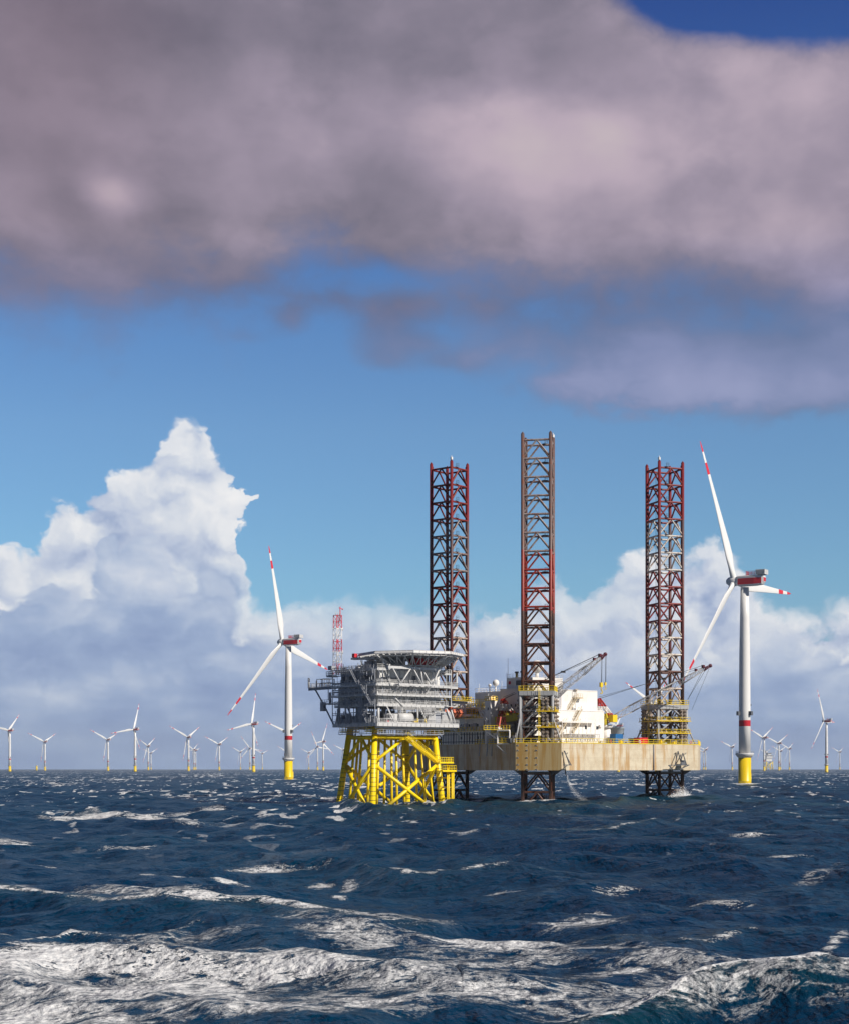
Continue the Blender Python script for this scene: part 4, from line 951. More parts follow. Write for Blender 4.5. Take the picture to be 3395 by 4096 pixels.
    # lamps and thin gutters
    g = MB(); g.box(8, 27.7, 12.9, 12.997, 24.5, 24.7); g.box(.4, .497, 16, 25, 30.15, 30.35); g.box(8.1, 27.8, 15.9, 15.997, 30.2, 30.38); g.build('gutter', M_CWHITE, main)
build_quarters()
def build_port_side():
    # stepped white houses on the shaded side
    cfg = [(-4.6, 5.5, 25.8, 44, ZT, 18.9), (-4.0, 5.6, 26.6, 41, 18.9, 22.4), (-3.2, 5.7, 27.6, 38, 22.4, 25.4)]
    for i, (x0, x1, y0, y1, z0, z1) in enumerate(cfg):
        b = MB().box(x0, x1, y0, y1, z0+.003, z1).build('deck_house', M_CWHITE, rig)
        s = MB(); s.box(x0-1.4, x1, y0-1.2, y1, z1-.15, z1+.05); s.build('deck_slab', M_CWHITE, b)
        r = MB(); r.rail([(x0-1.4, y1, z1+.05), (x0-1.4, y0-1.2, z1+.05), (x1, y0-1.2, z1+.05)], 1.15, 1.3, .10, (1, .5)); r.build('railing', M_YRAIL, b)
        for k in range(3): y = y0+2.2+k*3.6; MB().box(x0-.05, x0-.002, y, y+.5, z0+1.4, z0+2.1).build('window', M_GLASS, b)
        MB().box(x0+1.5, x0+2.2, y0-.05, y0-.002, z0+.2, z0+2.0).build('door', M_LILAC, b)
        MB().box(x0+.4, x0+.9, y0-.05, y0-.002, z0+1.3, z0+1.9).build('window', M_GLASS, b)
    rc = random.Random(5)
    pc = MB()
    pc.bar((-4.75, 25, 16.2), (-4.75, 43.8, 16.2), .18); pc.bar((-4.75, 25, 18.2), (-4.75, 43.8, 18.2), .14)
    for i in range(16): y = 26+i*1.15; pc.bar((-4.75, y, 15.6), (-4.75, y, 18.8), rc.choice((.08, .12, .2)))
    pc.build('pipework', M_STEEL, rig)
    for i in range(14):
        y = rc.uniform(10, 42); x = -6.6+(y-10)*.1; h = rc.uniform(.8, 2.4); w = rc.uniform(.5, 1.3)
        q = MB(); q.box(x, x+w, y, y+w*1.4, ZT+.004, ZT+h); q.bar((x+w/2, y+.3, ZT+h), (x+w/2, y+.3, ZT+h+.7), .12); q.box(x-.06, x-.003, y+.2, y+w, ZT+.3, ZT+h*.7); q.build('deck_locker', rc.choice((M_STEEL, M_CWHITE, M_GREY, M_YRAIL, M_LILAC)), rig)
    for z, x in ((19.2, -4.15), (22.8, -3.35)):
        for i in range(7): y = 27.5+i*1.9; MB().box(x-.05-.25*(i % 2), x-.002, y, y+rc.uniform(.5, 1.2), z+rc.uniform(0, .6), z+rc.uniform(1.2, 2.3)).build('wall_cabinet', rc.choice((M_STEEL, M_LILAC, M_CWHITE)), rig)
    # tall pylon-like stair house, lit edge
    t = MB(); t.box(-5.7, -3.3, 21.6, 24.0, ZT, 27.0); th = t.build('stair_house', M_CWHITE, rig)
    for z in (18, 21, 24.5): MB().box(-5.75, -5.702, 22.4, 22.9, z, z+.7).build('window', M_GLASS, th)
    r = MB(); r.rail([(-5.7, 24, 27), (-5.7, 21.6, 27), (-3.3, 21.6, 27), (-3.3, 24, 27)], 1.2, .8, .1); r.build('railing', M_YRAIL, th)
    for a, b_ in (((-3.0, 20.9, 23.4), (-.2, 20.9, 19.6)), ((-2.6, 20.7, 19.4), (-.2, 20.7, 15.8)), ((-5.9, 25.5, 24.2), (-5.9, 21.2, 19.8))):
        q = MB(); q.stair(a, b_, 1.0); q.build('stair', M_CWHITE, th)
    f = MB(); f.bar(RP(1955, 2815, 437), RP(1955, 2790, 437), .2); f.bar(RP(1980, 2815, 437), RP(1980, 2782, 437), .2); f.bar(RP(1967, 2782, 437), RP(1981, 2782, 437), .25); f.bar(RP(1960, 2815, 437), RP(1968, 2782, 437), .2); f.bar(RP(1940, 2830, 437), RP(1953, 2775, 437), .15)
    f.build('light_frame', M_CWHITE, th)
    lamp = MB().cbox(RP(1971, 2793, 437), (.9, .9, .9)).build('work_lamp', lampm, th)
    # deck railings and plant by the near shaded edge
    pts = [RP(1895, 2975, 436), RP(1975, 2975, 428)]
    for (px, py, D, w, h) in ((1905, 2955, 440, 6, 3.2), (1930, 2958, 437, 4, 2.6), (1950, 2960, 433, 2.6, 2.2), (1880, 2950, 446, 5, 3.0), (1868, 2955, 450, 3, 2.4)):
        p = RP(px, py, D); m = MB(); m.cbox((p.x+1.5, p.y, ZT+h/2), (2.4, w*.8, h)); m.build('deck_box', M_LILAC, rig)
    for (x0, x1, y0, y1, z0, z1, mm) in ((-5.2, -2.6, 18.6, 21.2, ZT, 18.2, M_CWHITE), (-2.2, .2, 18.8, 20.2, 18.6, 21.4, M_CWHITE), (-6.2, -4.6, 15.4, 17.2, ZT, 17.3, M_GREY), (-3.6, -1.2, 14.2, 15.6, ZT, 17.0, M_LILAC), (-5.0, -3.4, 24.6, 25.7, 22.5, 24.6, M_CWHITE)):
        b = MB().box(x0, x1, y0, y1, z0+.004, z1).build('deck_house', mm, rig)
        MB().box(x0+.4, x0+.9, y0-.05, y0-.003, z0+.7, z0+1.4).build('window', M_GLASS, b)
        q = MB(); q.box(x0-.5, x1+.3, y0-.8, y1, z1+.004, z1+.16); q.build('deck_slab', M_CWHITE, b)
        q = MB(); q.rail([(x0-.5, y1, z1+.16), (x0-.5, y0-.8, z1+.16), (x1+.3, y0-.8, z1+.16)], 1.1, .9, .10); q.build('railing', M_YRAIL, b)
    for x, y, h in ((-6.6, 13.5, 1.6), (-5.6, 12.3, 1.0), (-4.2, 12.6, 1.4), (-6.9, 11.4, 1.1), (-5.4, 17.6, 1.2)):
        q = MB(); q.tube((x, y, ZT), (x, y, ZT+h), .5, n=12); q.tube((x, y, ZT+h), (x, y, ZT+h+.2), .62, .4, n=12); q.bar((x-.8, y, ZT+.3), (x+.8, y, ZT+.3), .3); q.build('mooring_winch', M_STEEL if h > 1.3 else M_CWHITE, rig)
    # open frame shelter at the corner (white frame with yellow gate)
    a = RP(1988, 2975, 425); b = RP(2036, 2975, 423.5)
    m = MB()
    for p in (a, b): m.bar((p.x, p.y, ZT), (p.x, p.y, 18.9), .3)
    m.bar((a.x, a.y, 18.9), (b.x, b.y, 18.9), .9, .35); m.bar((a.x, a.y, ZT-.1), (b.x, b.y, ZT-.1), .6, .3); sh = m.build('gate_frame', M_CWHITE, rig)
    m = MB(); m.rail([(a.x+.2, a.y, ZT+.1), (b.x, b.y, ZT+.1)], 1.3, 1, .11); m.rail([(a.x-3, a.y+2, 19), (a.x, a.y, 19), (b.x, b.y, 19)], 1.2, .9, .1); m.build('railing', M_YRAIL, sh)
    m = MB(); m.bar(RP(1985, 2956, 424.5), RP(1941, 2925, 424.5), .35); m.build('gangway_boom', M_STEEL, rig)
    # lattice brackets under the lifeboat platform
    m = MB(); p0 = RP(1846, 2873, 444)
    for x1, y1, x2, y2 in ((1800, 2903, 1870, 2975), (1832, 2900, 1846, 2975), (1872, 2885, 1905, 2965), (1905, 2965, 1955, 2975), (1860, 2880, 1895, 2922), (1895, 2885, 1875, 2935), (1815, 2905, 1858, 2970), (1872, 2935, 1862, 2975), (1840, 2910, 1870, 2880)):
        m.bar(RP(x1, y1, 443), RP(x2, y2, 446), .3)
    m.box(0, 0, 0, 0, 0, 0) if False else None
    m.build('platform_bracket', M_CWHITE, rig)
    m = MB()
    a, b = RP(1850, 2862, 444), RP(1908, 2862, 440)
    m.bar(a, b, 3.0, .6); m.bar(RP(1838, 2819, 443), RP(1858, 2819, 443), .6, .5)
    for (q0, q1) in (((1840, 2822), (1850, 2845)), ((1850, 2845), (1853, 2862)), ((1857, 2819), (1859, 2862)), ((1833, 2822), (1800, 2834)), ((1853, 2868), (1875, 2870))): m.bar(RP(*q0, 443), RP(*q1, 443), .55, .45)
    pf = m.build('lifeboat_davit', M_CWHITE, rig)
    r = MB(); r.rail([a+Vector((0, 0, .4)), b+Vector((0, 0, .4))], 1.3, .8, .1); r.build('railing', M_YRAIL, pf)
    # upper platform in front of the left leg tower
    a, b = RP(1815, 2808, 452), RP(1882, 2812, 448); m = MB(); m.bar(a, b, 3, .8); m.bar(RP(1880, 2820, 447), RP(1950, 2822, 441), 2.4, .4); up = m.build('upper_platform', M_LILAC, rig)
    r = MB(); r.rail([a+Vector((0, 0, .5)), b+Vector((0, 0, .5))], 1.4, 1, .11); r.rail([RP(1884, 2817, 447), RP(1950, 2818, 441)], 1.4, .9, .1); r.build('railing', M_YRAIL, up)
    for px in (1890, 1915, 1938): p = RP(px, 2821, 443); MB().tube(p, Vector((p.x, p.y, 22)), .14).build('platform_post', M_CWHITE, up)
    for px, py, w in ((1868, 2848, 2.2), (1893, 2843, 2.6), (1918, 2848, 2)): p = RP(px, py, 445); MB().cbox(p, (w, 1.5, 1.4)).build('winch', M_GREY if px != 1893 else M_STEEL, up)
lampm = bpy.data.materials.new('work_lamp_glow'); lampm.use_nodes = True
lb = lampm.node_tree.nodes['Principled BSDF']; lb.inputs['Emission Color'].default_value = (1, .62, .22, 1); lb.inputs['Emission Strength'].default_value = 2.2; lb.inputs['Base Color'].default_value = (.9, .7, .4, 1)
build_port_side()
def build_crane(root_, tip_, gtop, label_boom, ped, w0=2.0):
    br, bt, gt = RP(*root_), RP(*tip_), RP(*gtop)
    pb = RP(*ped); cr = MB()
    cr.tube((pb.x, pb.y, ZT), (pb.x, pb.y, pb.z-1.0), 1.5, 1.3, n=20); cr.tube((pb.x, pb.y, pb.z-1.0), (pb.x, pb.y, pb.z-.2), 1.8, 2.0, n=20)
    cr = cr.build('crane', M_CWHITE, rig)
    m = MB(); d = (bt-br); d.z = 0; d.normalize(); sd_ = Vector((-d.y, d.x, 0))
    m.bar(Vector((pb.x, pb.y, pb.z+.7))-d*3.2, br, 3.2, 1.7); m.cbox(Vector((pb.x, pb.y, pb.z+2.1))+sd_*1.6-d*0, (2.2, 2.0, 2.0)); m.build('machinery_house', mat('crane_yellow', painted((.62, .50, .03), (.25, .22, .08), .6), .5), cr)
    cb = MB(); cb.cbox(Vector((pb.x, pb.y, pb.z+1.6))-sd_*2.0+d*1.6, (1.7, 1.7, 2.0)); cb.build('operator_cab', M_YRAIL, cr)
    # gantry, red and white lattice
    g = MB(); b0 = Vector((pb.x, pb.y, pb.z+1.4))
    for q in (-1.2, 1.2):
        g.lattice(b0+sd_*q-d*1.5, gt+sd_*q*.3, .8, .6, 3, .10, .06); g.lattice(b0+sd_*q+d*2.2, gt+sd_*q*.3, .8, .6, 3, .10, .06)
    h = gt.z-b0.z
    g.build('gantry', mat('gantry_paint', zbands([(b0.z+h*.38, b0.z+h*.75, (.8, .78, .76))], (.50, .035, .025)), .5), cr)
    l = (bt-br).length; k = br.lerp(bt, .22); k2 = br.lerp(bt, .93); bm = MB()
    bm.lattice(br, k, w0*.5, w0, 4, .09, .045); bm.lattice(k, br.lerp(bt, .7), w0, w0*.8, 10, .09, .045); bm.lattice(br.lerp(bt, .7), k2, w0*.8, w0*.4, 6, .11, .06)
    bm.path([br-sd_*.1+Vector((0, 0, .9)), k2+Vector((0, 0, .5))], .07)
    boom = bm.build('boom', mat('boom_grey', painted((.36, .36, .37), (.12, .10, .10), .6), .5), cr)
    t = MB(); t.lattice(k2, bt, w0*.45, .35, 3, .14, .1); t.sphere(bt, .55, 10); t.cbox(k2+Vector((0, 0, .9)), (.7, .7, .8)); t.cbox(br.lerp(bt, .86)+Vector((0, 0, 1.0)), (.6, .6, .7)); t.build('boom_tip', mat('tip_dark_red', (.10, .015, .03), .5), boom)
    rp = MB()
    for q in (-.5, .5): rp.path([gt+sd_*q, gt.lerp(k2, .5)+sd_*q+Vector((0, 0, .55)), k2+sd_*q*.6+Vector((0, 0, 1.2))], .055)
    rp.tube(gt+Vector((0, 0, .5)), bt, .045); rp.cbox(gt.lerp(k2, .62)+Vector((0, 0, .55)), (1.2, .5, .5)); rp.build('pendant_rope', M_BLACK, boom)
    return cr, boom, bt, k2
def hook(p, drop, size, boom, m=M_YRAIL):
    q = MB(); q.tube(p, p-Vector((0, 0, drop)), .05); q.tube(p+Vector((.35, 0, 0)), p+Vector((.2, 0, -drop)), .05); q.build('hoist_rope', M_BLACK, boom)
    h = MB(); b = p-Vector((0, 0, drop)); h.cbox(b-Vector((0, 0, .5*size)), (.8*size, .5*size, 1.1*size)); h.tube(b-Vector((0, 0, size)), b-Vector((0, 0, 1.7*size)), .12*size)
    h.path([b-Vector((0, 0, 1.7*size)), b-Vector((-.4*size, 0, 2.1*size)), b-Vector((-.3*size, 0, 2.6*size)), b-Vector((.3*size, 0, 2.6*size))], .13*size); h.build('hook', m, boom)
c1, boom1, tip1, k1 = build_crane((2100, 2866, 430), (2419, 2617, 438), (2010, 2797, 434), '', (2028, 2892, 433), 2.1)
hook(tip1.lerp(k1, .75)-Vector((0, 0, .6)), 6.2, 1.1, boom1); hook(tip1-Vector((0, 0, .4)), 7.2, .7, boom1)
c2, boom2, tip2, k2_ = build_crane((2425, 2887, 450), (2839, 2663, 453), (2394, 2795, 452), '', (2421, 2898, 451.5), 1.9)
q = MB(); e = RP(2748, 2800, 461)
for d in (0, .5): q.tube(tip2.lerp(k2_, .5+d), e, .045)
q.tube(tip2, RP(2765, 2840, 458), .035); q.build('hoist_rope', M_BLACK, boom2)
def build_deck_gear():
    # tanks behind the second crane
    for px, py, D, r, mm in ((2466, 2916, 458, 1.9, M_SILO), (2436, 2918, 464, 1.2, M_SILO), (2482, 2922, 466, .8, M_STEEL)):
        p = RP(px, py, D); m = MB(); m.lathe([(r*.75, ZT), (r*.75, p.z-1.4), (r, p.z-1.0), (r, p.z), (r*1.12, p.z+.1), (r*1.12, p.z+.5), (r*.9, p.z+.7)], (p.x, p.y, 0), 20); m.build('mud_tank', mm, rig)
    # pipe rack lattice lying on deck
    a, b = on_plane(2262, 2952, 4.2), on_plane(2386, 2950, 4.2); a.z = b.z = ZT+1.5
    m = MB(); m.lattice(a, b, 1.9, 1.9, 13, .10, .07); m.build('lattice_girder', M_PALE, rig)
    m = MB()
    for (px, D) in ((2150, 421), (2228, 421.5)): pass
    m2 = MB(); a = on_plane(2310, 2950, 1.6); a.z = ZT
    for px, mm, w, h, D in ((2404, M_PALE, 2.2, 1.3, 440), (2520, M_STEEL, 2.4, 1.6, 452), (2505, M_GREY, 1.4, 1.2, 447), (2640, M_YRAIL, 1.2, 1.8, 449), (2480, M_YRAIL, 1.4, 1.6, 444), (2692, M_YRAIL, 1.0, 1.2, 450)):
        w *= .6; h *= .6; p = RP(px, 2970, D); m = MB(); m.cbox((p.x, p.y, ZT+h/2+.003), (w, .9, h)); m.cbox((p.x, p.y, ZT+h+.1), (w*.7, .6, .2)); m.rail([(p.x-w/2, p.y-.8, ZT), (p.x+w/2, p.y-.8, ZT)], h+.3, .7, .08); m.build('deck_winch', mm, rig)
    for i in range(5):                        # coiled hoses / lifebuoys on the rail
        px = (2325, 2556, 2760, 2212, 2440)[i]; p = facept2(px); q = MB()
        if p is None: continue
        for k in range(10):
            a0, a1 = 2*math.pi*k/10, 2*math.pi*(k+1)/10; q.tube(p+Vector((math.cos(a0)*.35, -.08, math.sin(a0)*.35+.6)), p+Vector((math.cos(a1)*.35, -.08, math.sin(a1)*.35+.6)), .09)
        q.build('lifebuoy', M_CWHITE if i < 2 else M_ORANGE, rig)
    # dark winch box near the corner, discharge pipe below hull
    p = RP(2050, 2968, 422); MB().cbox((p.x, p.y+1.0, ZT+.65), (1.2, 1.2, 1.3)).build('deck_winch', M_STEEL, rig)
    p = RP(2262, 3085, 421.8); q = MB(); q.path([Vector((p.x, p.y+.3, 9)), Vector((p.x, p.y+.2, 7.6)), Vector((p.x+.25, p.y, 6.9))], .16); q.build('discharge_pipe', M_STEEL, rig)
def facept2(px):
    for a_, b_ in ((1, 2), (2, 3)):
        A = Vector(hullw[a_]); B = Vector(hullw[b_]); t = (px-CX)/F; k = (t*A.y-A.x)/((B.x-A.x)-t*(B.y-A.y))
        if -.001 <= k <= 1: P = A+(B-A)*k; return RW(P.x, P.y, ZT)
build_deck_gear()
# ------------------------------------------------------------------ loose things on the rig
def on_deck(px, D, z=ZT): p = W(px, 3000, D); return Vector((p.x, p.y, z))
def container(px, D, L, Wd, h, m, label, z=ZT):
    p = on_deck(px, D, z+.003); t = thing('container', label, 'container', p, R_A, 'containers standing on the rig deck')
    b = MB(); b.box(-L/2, L/2, -Wd/2, Wd/2, .1, h)
    for i in range(int(L/.3)): b.box(-L/2+.08+i*.3, -L/2+.2+i*.3, -Wd/2-.06, -Wd/2-.003, .2, h-.15)
    b.build('body', m, t); f = MB()
    for x in (-L/2, L/2):
        for y in (-Wd/2, Wd/2): f.bar((x, y, 0), (x, y, h+.05), .14)
    for z_ in (.07, h): f.bar((-L/2, -Wd/2, z_), (L/2, -Wd/2, z_), .12); f.bar((-L/2, -Wd/2, z_), (-L/2, Wd/2, z_), .12)
    f.build('frame', m, t)
container(2463, 449, 2.6, 2.2, 2.9, M_BLUE, 'small bright blue container below the grey tank beside the white quarters')
container(2438, 452, 1.8, 2.0, 2.5, mat('navy_paint', (.015, .05, .22), .5), 'dark blue container just left of the bright blue one')
container(2561, 450, 3.0, 2.2, 1.9, M_RED, 'red open topped container on deck left of the right leg')
container(2535, 453, 2.4, 2.0, 1.8, M_STEEL, 'dark grey container on deck just left of the red one')
def lifeboat():
    c = W(1811, 2853, 440); L = 8.0
    t = thing('lifeboat', 'orange enclosed lifeboat hanging from its white davit at the left side of the rig', 'lifeboat', c, R(48))
    st = [(-1, .05, .1, 0), (-.92, .55, .7, 0), (-.7, 1.15, 1.15, 0), (-.3, 1.45, 1.35, 0), (.2, 1.5, 1.4, 0), (.6, 1.25, 1.3, .02), (.85, .75, .95, .08), (.97, .25, .4, .12), (1, .04, .06, .15)]
    m = MB(); n = 18; vs = []
    for u, w, h, up in st:
        for k in range(n):
            a = 2*math.pi*k/n; z = math.sin(a)*h; x = math.cos(a)*w
            if z < 0: z *= 1.05; x *= 1-.35*(-z/h if h else 0)
            vs.append((u*L/2, x, z+up))
    m.add(vs, [(i*n+k, (i+1)*n+k, (i+1)*n+(k+1) % n, i*n+(k+1) % n) for i in range(len(st)-1) for k in range(n)], True)
    m.build('hull', M_ORANGE, t)
    r = MB()
    for k in range(len(st)-1):
        for s_ in (-1, 1): r.tube((st[k][0]*L/2, s_*(st[k][1]+.03), 0), (st[k+1][0]*L/2, s_*(st[k+1][1]+.03), .03), .08)
    r.build('fender_strip', mat('dark_orange', (.3, .06, .03), .5), t)
    w = MB()
    for s_ in (-1, 1):
        for u in (-1.5, -.4, .8): w.cbox((u, s_*1.30, .62), (.5, .12, .25))
    w.build('window', M_GLASS, t); q = MB(); q.cbox((-1.6, 0, 1.55), (1.3, 1.2, .6)); q.build('wheelhouse', M_ORANGE, t)
    k = MB()
    for u in (-3, 3): k.tube((u, 0, .9), (u, 0, 2.6), .07)
    k.build('lifting_wire', M_STEEL, t)
lifeboat()
def rescue_boat():
    c = W(2003, 2917, 427.5); t = thing('rescue_cradle', 'orange A shaped lifting cradle standing on the gate frame left of the centre leg tower', 'cradle', (c.x, c.y, 18.95), R_A)
    m = MB()
    for s_ in (-1, 1):
        for y in (-.5, .5): m.bar((s_*1.4, y, 0), (s_*.7, y, 3.4), .35)
    m.bar((-.9, -.5, 3.4), (.9, -.5, 3.4), .4); m.bar((-.9, .5, 3.4), (.9, .5, 3.4), .4); m.bar((0, -.5, 3.4), (0, .5, 3.4), .3); m.bar((-1.05, -.5, 1.7), (-1.05, .5, 1.7), .3); m.bar((1.05, -.5, 1.7), (1.05, .5, 1.7), .3); m.bar((-1.1, 0, 2.0), (1.1, 0, 2.0), .3); m.build('frame', mat('pale_orange', (.68, .16, .12), .5), t)
    b = MB(); b.cbox((0, 0, .35), (3.2, 1.6, .5)); b.cbox((-1.4, -.5, .7), (.8, .6, .4)); b.cbox((1.3, -.5, .7), (.8, .6, .4)); b.build('base', M_CWHITE, t)
rescue_boat()
# ------------------------------------------------------------------ far platform
def far_platform():
    D = 8600; s = D/F; c = W(3071, 3078, D)
    t = thing('far_platform', 'tiny grey platform on four legs on the horizon, right of the largest turbine', 'offshore platform', (c.x, c.y, 0), R(20))
    m = MB()
    for z in (44, 62, 76, 88): m.box(-24, 24, -15, 15, z, z+3)
    m.build('deck', M_GREY, t); MB().box(-20, 14, -12, 12, 47.1, 61.9).box(-16, 20, -10, 10, 65.1, 75.9).box(-8, 12, -10, 10, 79.1, 87.9).build('module', M_WALL, t); MB().box(-24, 0, -15, 15, 100, 102.5).box(-20, -16, -4, 4, 91, 100).build('helideck', M_GREY, t)
    for x in (-18, 18):
        for y in (-11, 11): MB().tube((x*1.15, y*1.15, -5), (x, y, 44), 2.4, n=8).build('leg', M_YELL, t)
    b = MB()
    for y in (-11, 11): b.tube((-20, y, 3), (18, y, 42), 1.5); b.tube((20, y, 3), (-18, y, 42), 1.5)
    b.build('brace', M_YELL, t)
far_platform()
o = thing('marker_pile', 'short yellow monopile stub without a turbine near the left edge of the horizon', 'monopile', W(148, 3078, 6300)*1.0)
o.location.z = 0; MB().tube((0, 0, -5), (0, 0, 18), 3.3, n=16).build('pile', M_YELL, o); MB().tube((0, 0, 18), (0, 0, 20), 4.4, n=16).tube((1.5, 0, 20), (1.5, 0, 23), .4).build('work_platform', M_PALE, o)
# ------------------------------------------------------------------ sea
def build_sea():
    rng = np.random.default_rng(11)
    Ymin, Ymax = 30.0, 12500.0
    rows = [Ymin]
    while rows[-1] < Ymax: r = rows[-1]; rows.append(r+max(.16, r/430 if r < 2500 else r/260))
    rows = np.array(rows)
    ang_f = np.linspace(-R(18), R(18), 860)
    ang_c = np.concatenate([np.linspace(-R(178), -R(19), 70), ang_f, np.linspace(R(19), R(178), 70)])
    A, D = np.meshgrid(ang_c, rows)
    spacing = np.gradient(rows)[:, None]*np.ones_like(A)
    dA = np.abs(np.gradient(ang_c))[None, :]*D
    spacing = np.maximum(spacing, dA*.6)
    # rows are at constant distance in front, so crests stay sampled evenly
    X = D*np.tan(np.clip(A, -R(19), R(19))); Y = D.copy()
    side = np.abs(A) > R(19)
    X = np.where(side, D/math.cos(R(19))*np.sin(A), X); Y = np.where(side, D/math.cos(R(19))*np.cos(A), Y)
    Z = np.zeros_like(X); DX = np.zeros_like(X); DY = np.zeros_like(X); J = np.zeros_like(X)
    wind = math.atan2(-.35, -1.0)+.25          # waves run roughly towards the camera, quartering
    lam = np.concatenate([np.geomspace(75, 22, 12), np.geomspace(20, 6, 20), np.geomspace(5.6, 1.3, 26)])
    amp = np.concatenate([np.full(12, .17), np.geomspace(.105, .050, 20), np.geomspace(.030, .006, 26)])
    for l, a in zip(lam, amp):
        th = wind+rng.normal()*(.45 if l > 20 else .75); k = 2*math.pi/l; kx, ky = k*math.cos(th), k*math.sin(th)
        at = np.clip((l/spacing-2.2)/2.5, 0, 1)*a
        if not at.any(): continue
        ph = kx*X+ky*Y+rng.uniform(0, 6.28); s, c = np.sin(ph), np.cos(ph)
        Z += at*c; q = .9 if l < 20 else .7
        DX -= q*at*math.cos(th)*s; DY -= q*at*math.sin(th)*s
        J += at*k*c
    # noise field for breaking up the foam
    def vnoise(x, y, sc_, seed):
        r = np.random.default_rng(seed); T = r.random((256, 256)); x = x/sc_; y = y/sc_
        xi = np.floor(x).astype(int); yi = np.floor(y).astype(int); fx = x-xi; fy = y-yi; fx = fx*fx*(3-2*fx); fy = fy*fy*(3-2*fy)
        g = lambda i, j: T[i % 256, j % 256]
        return (g(xi, yi)*(1-fx)+g(xi+1, yi)*fx)*(1-fy)+(g(xi, yi+1)*(1-fx)+g(xi+1, yi+1)*fx)*fy
    def fb(x, y, sc_, seed, o=4): return sum(vnoise(x, y, sc_/2**i, seed+i)*.5**i for i in range(o))/sum(.5**i for i in range(o))
    front = ~side
    PX = CX+X/np.maximum(Y, 1)*F                # bearing of each vertex
    PX = np.where(side, -9999, PX)
    foam = np.zeros_like(X); capf = np.zeros_like(X); green = np.zeros_like(X)
    # ---- named swells: crest line given as bearing -> distance, height, half-width
    def ridge(pts, h, wf, wb, hpts=None, foam_amt=0, foam_w=1.0, grn=0.0, foam_off=0.0):
        nonlocal Z, capf, green
        xs = [p[0] for p in pts]; hs = [p[2] if len(p) > 2 else 1 for p in pts]
        hh = np.interp(PX, xs, hs, left=0, right=0)*h
        crow = np.interp(PX, xs, [p[1] for p in pts])
        wob = (fb(X, Y, 9, 77, 3)-.5)
        Yc = (H-hh)*F/np.maximum(crow-HY, 5)
        d = Y-Yc+wob*wf*1.6
        prof = np.where(d < 0, np.exp(-(d/wf)**2), np.exp(-(d/wb)**2))*(PX > xs[0]-400)*(PX < xs[-1]+400)
        Z = Z*(1-.2*prof*(hh > .05))+hh*prof
        if foam_amt: capf = np.maximum(capf, foam_amt*np.exp(-((d-foam_off)/foam_w)**2)*np.interp(PX, xs, hs, left=0, right=0))
        green = np.maximum(green, grn*prof*np.clip(hh, 0, 1)*(d < wf*.5))
    ridge([(1150, 3200, 0), (1350, 3196, .8), (1500, 3226, 1), (1700, 3222, .9), (1850, 3206, 1), (2050, 3212, 1), (2200, 3222, .9), (2400, 3212, 1), (2520, 3186, 1), (2660, 3176, 1), (2800, 3182, .9), (3000, 3200, .6), (3395, 3215, .5)], 1.5, 26, 22, grn=.75, foam_amt=.12, foam_w=5)
    ridge([(120, 3258, 0), (220, 3256, 1), (380, 3246, 1), (560, 3262, .9), (800, 3280, .6), (960, 3290, 0)], 1.1, 15, 9, foam_amt=.75, foam_w=13, foam_off=-11, grn=.4)
    ridge([(1700, 3270, 0), (2150, 3310, .7), (2400, 3296, 1), (2550, 3288, .8), (2700, 3270, .8), (2900, 3235, 1), (3200, 3250, .7), (3395, 3262, .4)], .9, 12, 9, foam_amt=.40, foam_w=2.0, grn=.3)
    ridge([(1300, 3460, 0), (1500, 3472, .8), (1750, 3474, 1), (2050, 3478, .8), (2300, 3500, .5), (2700, 3520, .2), (2900, 3530, 0)], .55, 8, 5, foam_amt=.50, foam_w=1.4, grn=.5)
    ridge([(-100, 3545, 1), (100, 3545, 1), (250, 3575, .8), (450, 3606, .6), (700, 3606, .8), (950, 3602, .9), (1050, 3594, 1), (1200, 3618, .9), (1450, 3640, .7), (1700, 3680, .5), (1900, 3700, 0)], .8, 4.0, 4.0, foam_amt=.62, foam_w=1.6, grn=.7, foam_off=-.6)
    ridge([(-100, 3780, 1), (100, 3755, .8), (280, 3690, 1), (420, 3712, .8), (620, 3712, .7), (750, 3690, .5), (900, 3720, 0)], .55, 2.2, 2.6, foam_amt=.66, foam_w=.9, grn=.3)
    ridge([(-200, 3850, 1), (200, 3800, 1), (500, 3815, .9), (900, 3830, .9), (1200, 3822, 1), (1400, 3850, .7), (1700, 3900, .3), (1900, 3950, 0)], .55, 5, 2.6, foam_amt=.75, foam_w=3.5, foam_off=-3.0)
    ridge([(2080, 4130, 0), (2250, 4070, .5), (2450, 4010, .85), (2650, 3950, 1), (2850, 3890, 1.1), (3000, 3876, 1.15), (3200, 3872, 1.2), (3600, 3850, 1.3)], 1.15, 3.6, 3.2, foam_amt=.78, foam_w=1.0, foam_off=.1, grn=.75)
    ridge([(2250, 3760, 0), (2450, 3742, .8), (2650, 3755, .6), (2850, 3745, .9), (3050, 3735, .6), (3395, 3700, .8)], .5, 3.0, 3, foam_amt=.48, foam_w=.9, grn=.5)
    # ---- foam laid out on the water: (bearing px, row px, half-width px, half-depth px, amount, slope)
    PYf = HY+H*F/np.maximum(Y, 1)
    def patch(px, py, rx, ry, a, slope=0.0):
        nonlocal foam, capf
        e = ((PX-px)/rx)**2+((PYf-py-(PX-px)*slope)/ry)**2
        if ry >= 15 and a < .7: a += .13
        if ry < 15: capf = np.maximum(capf, a*np.exp(-e**1.4))
        else: foam = np.maximum(foam, a*np.exp(-e**1.4))
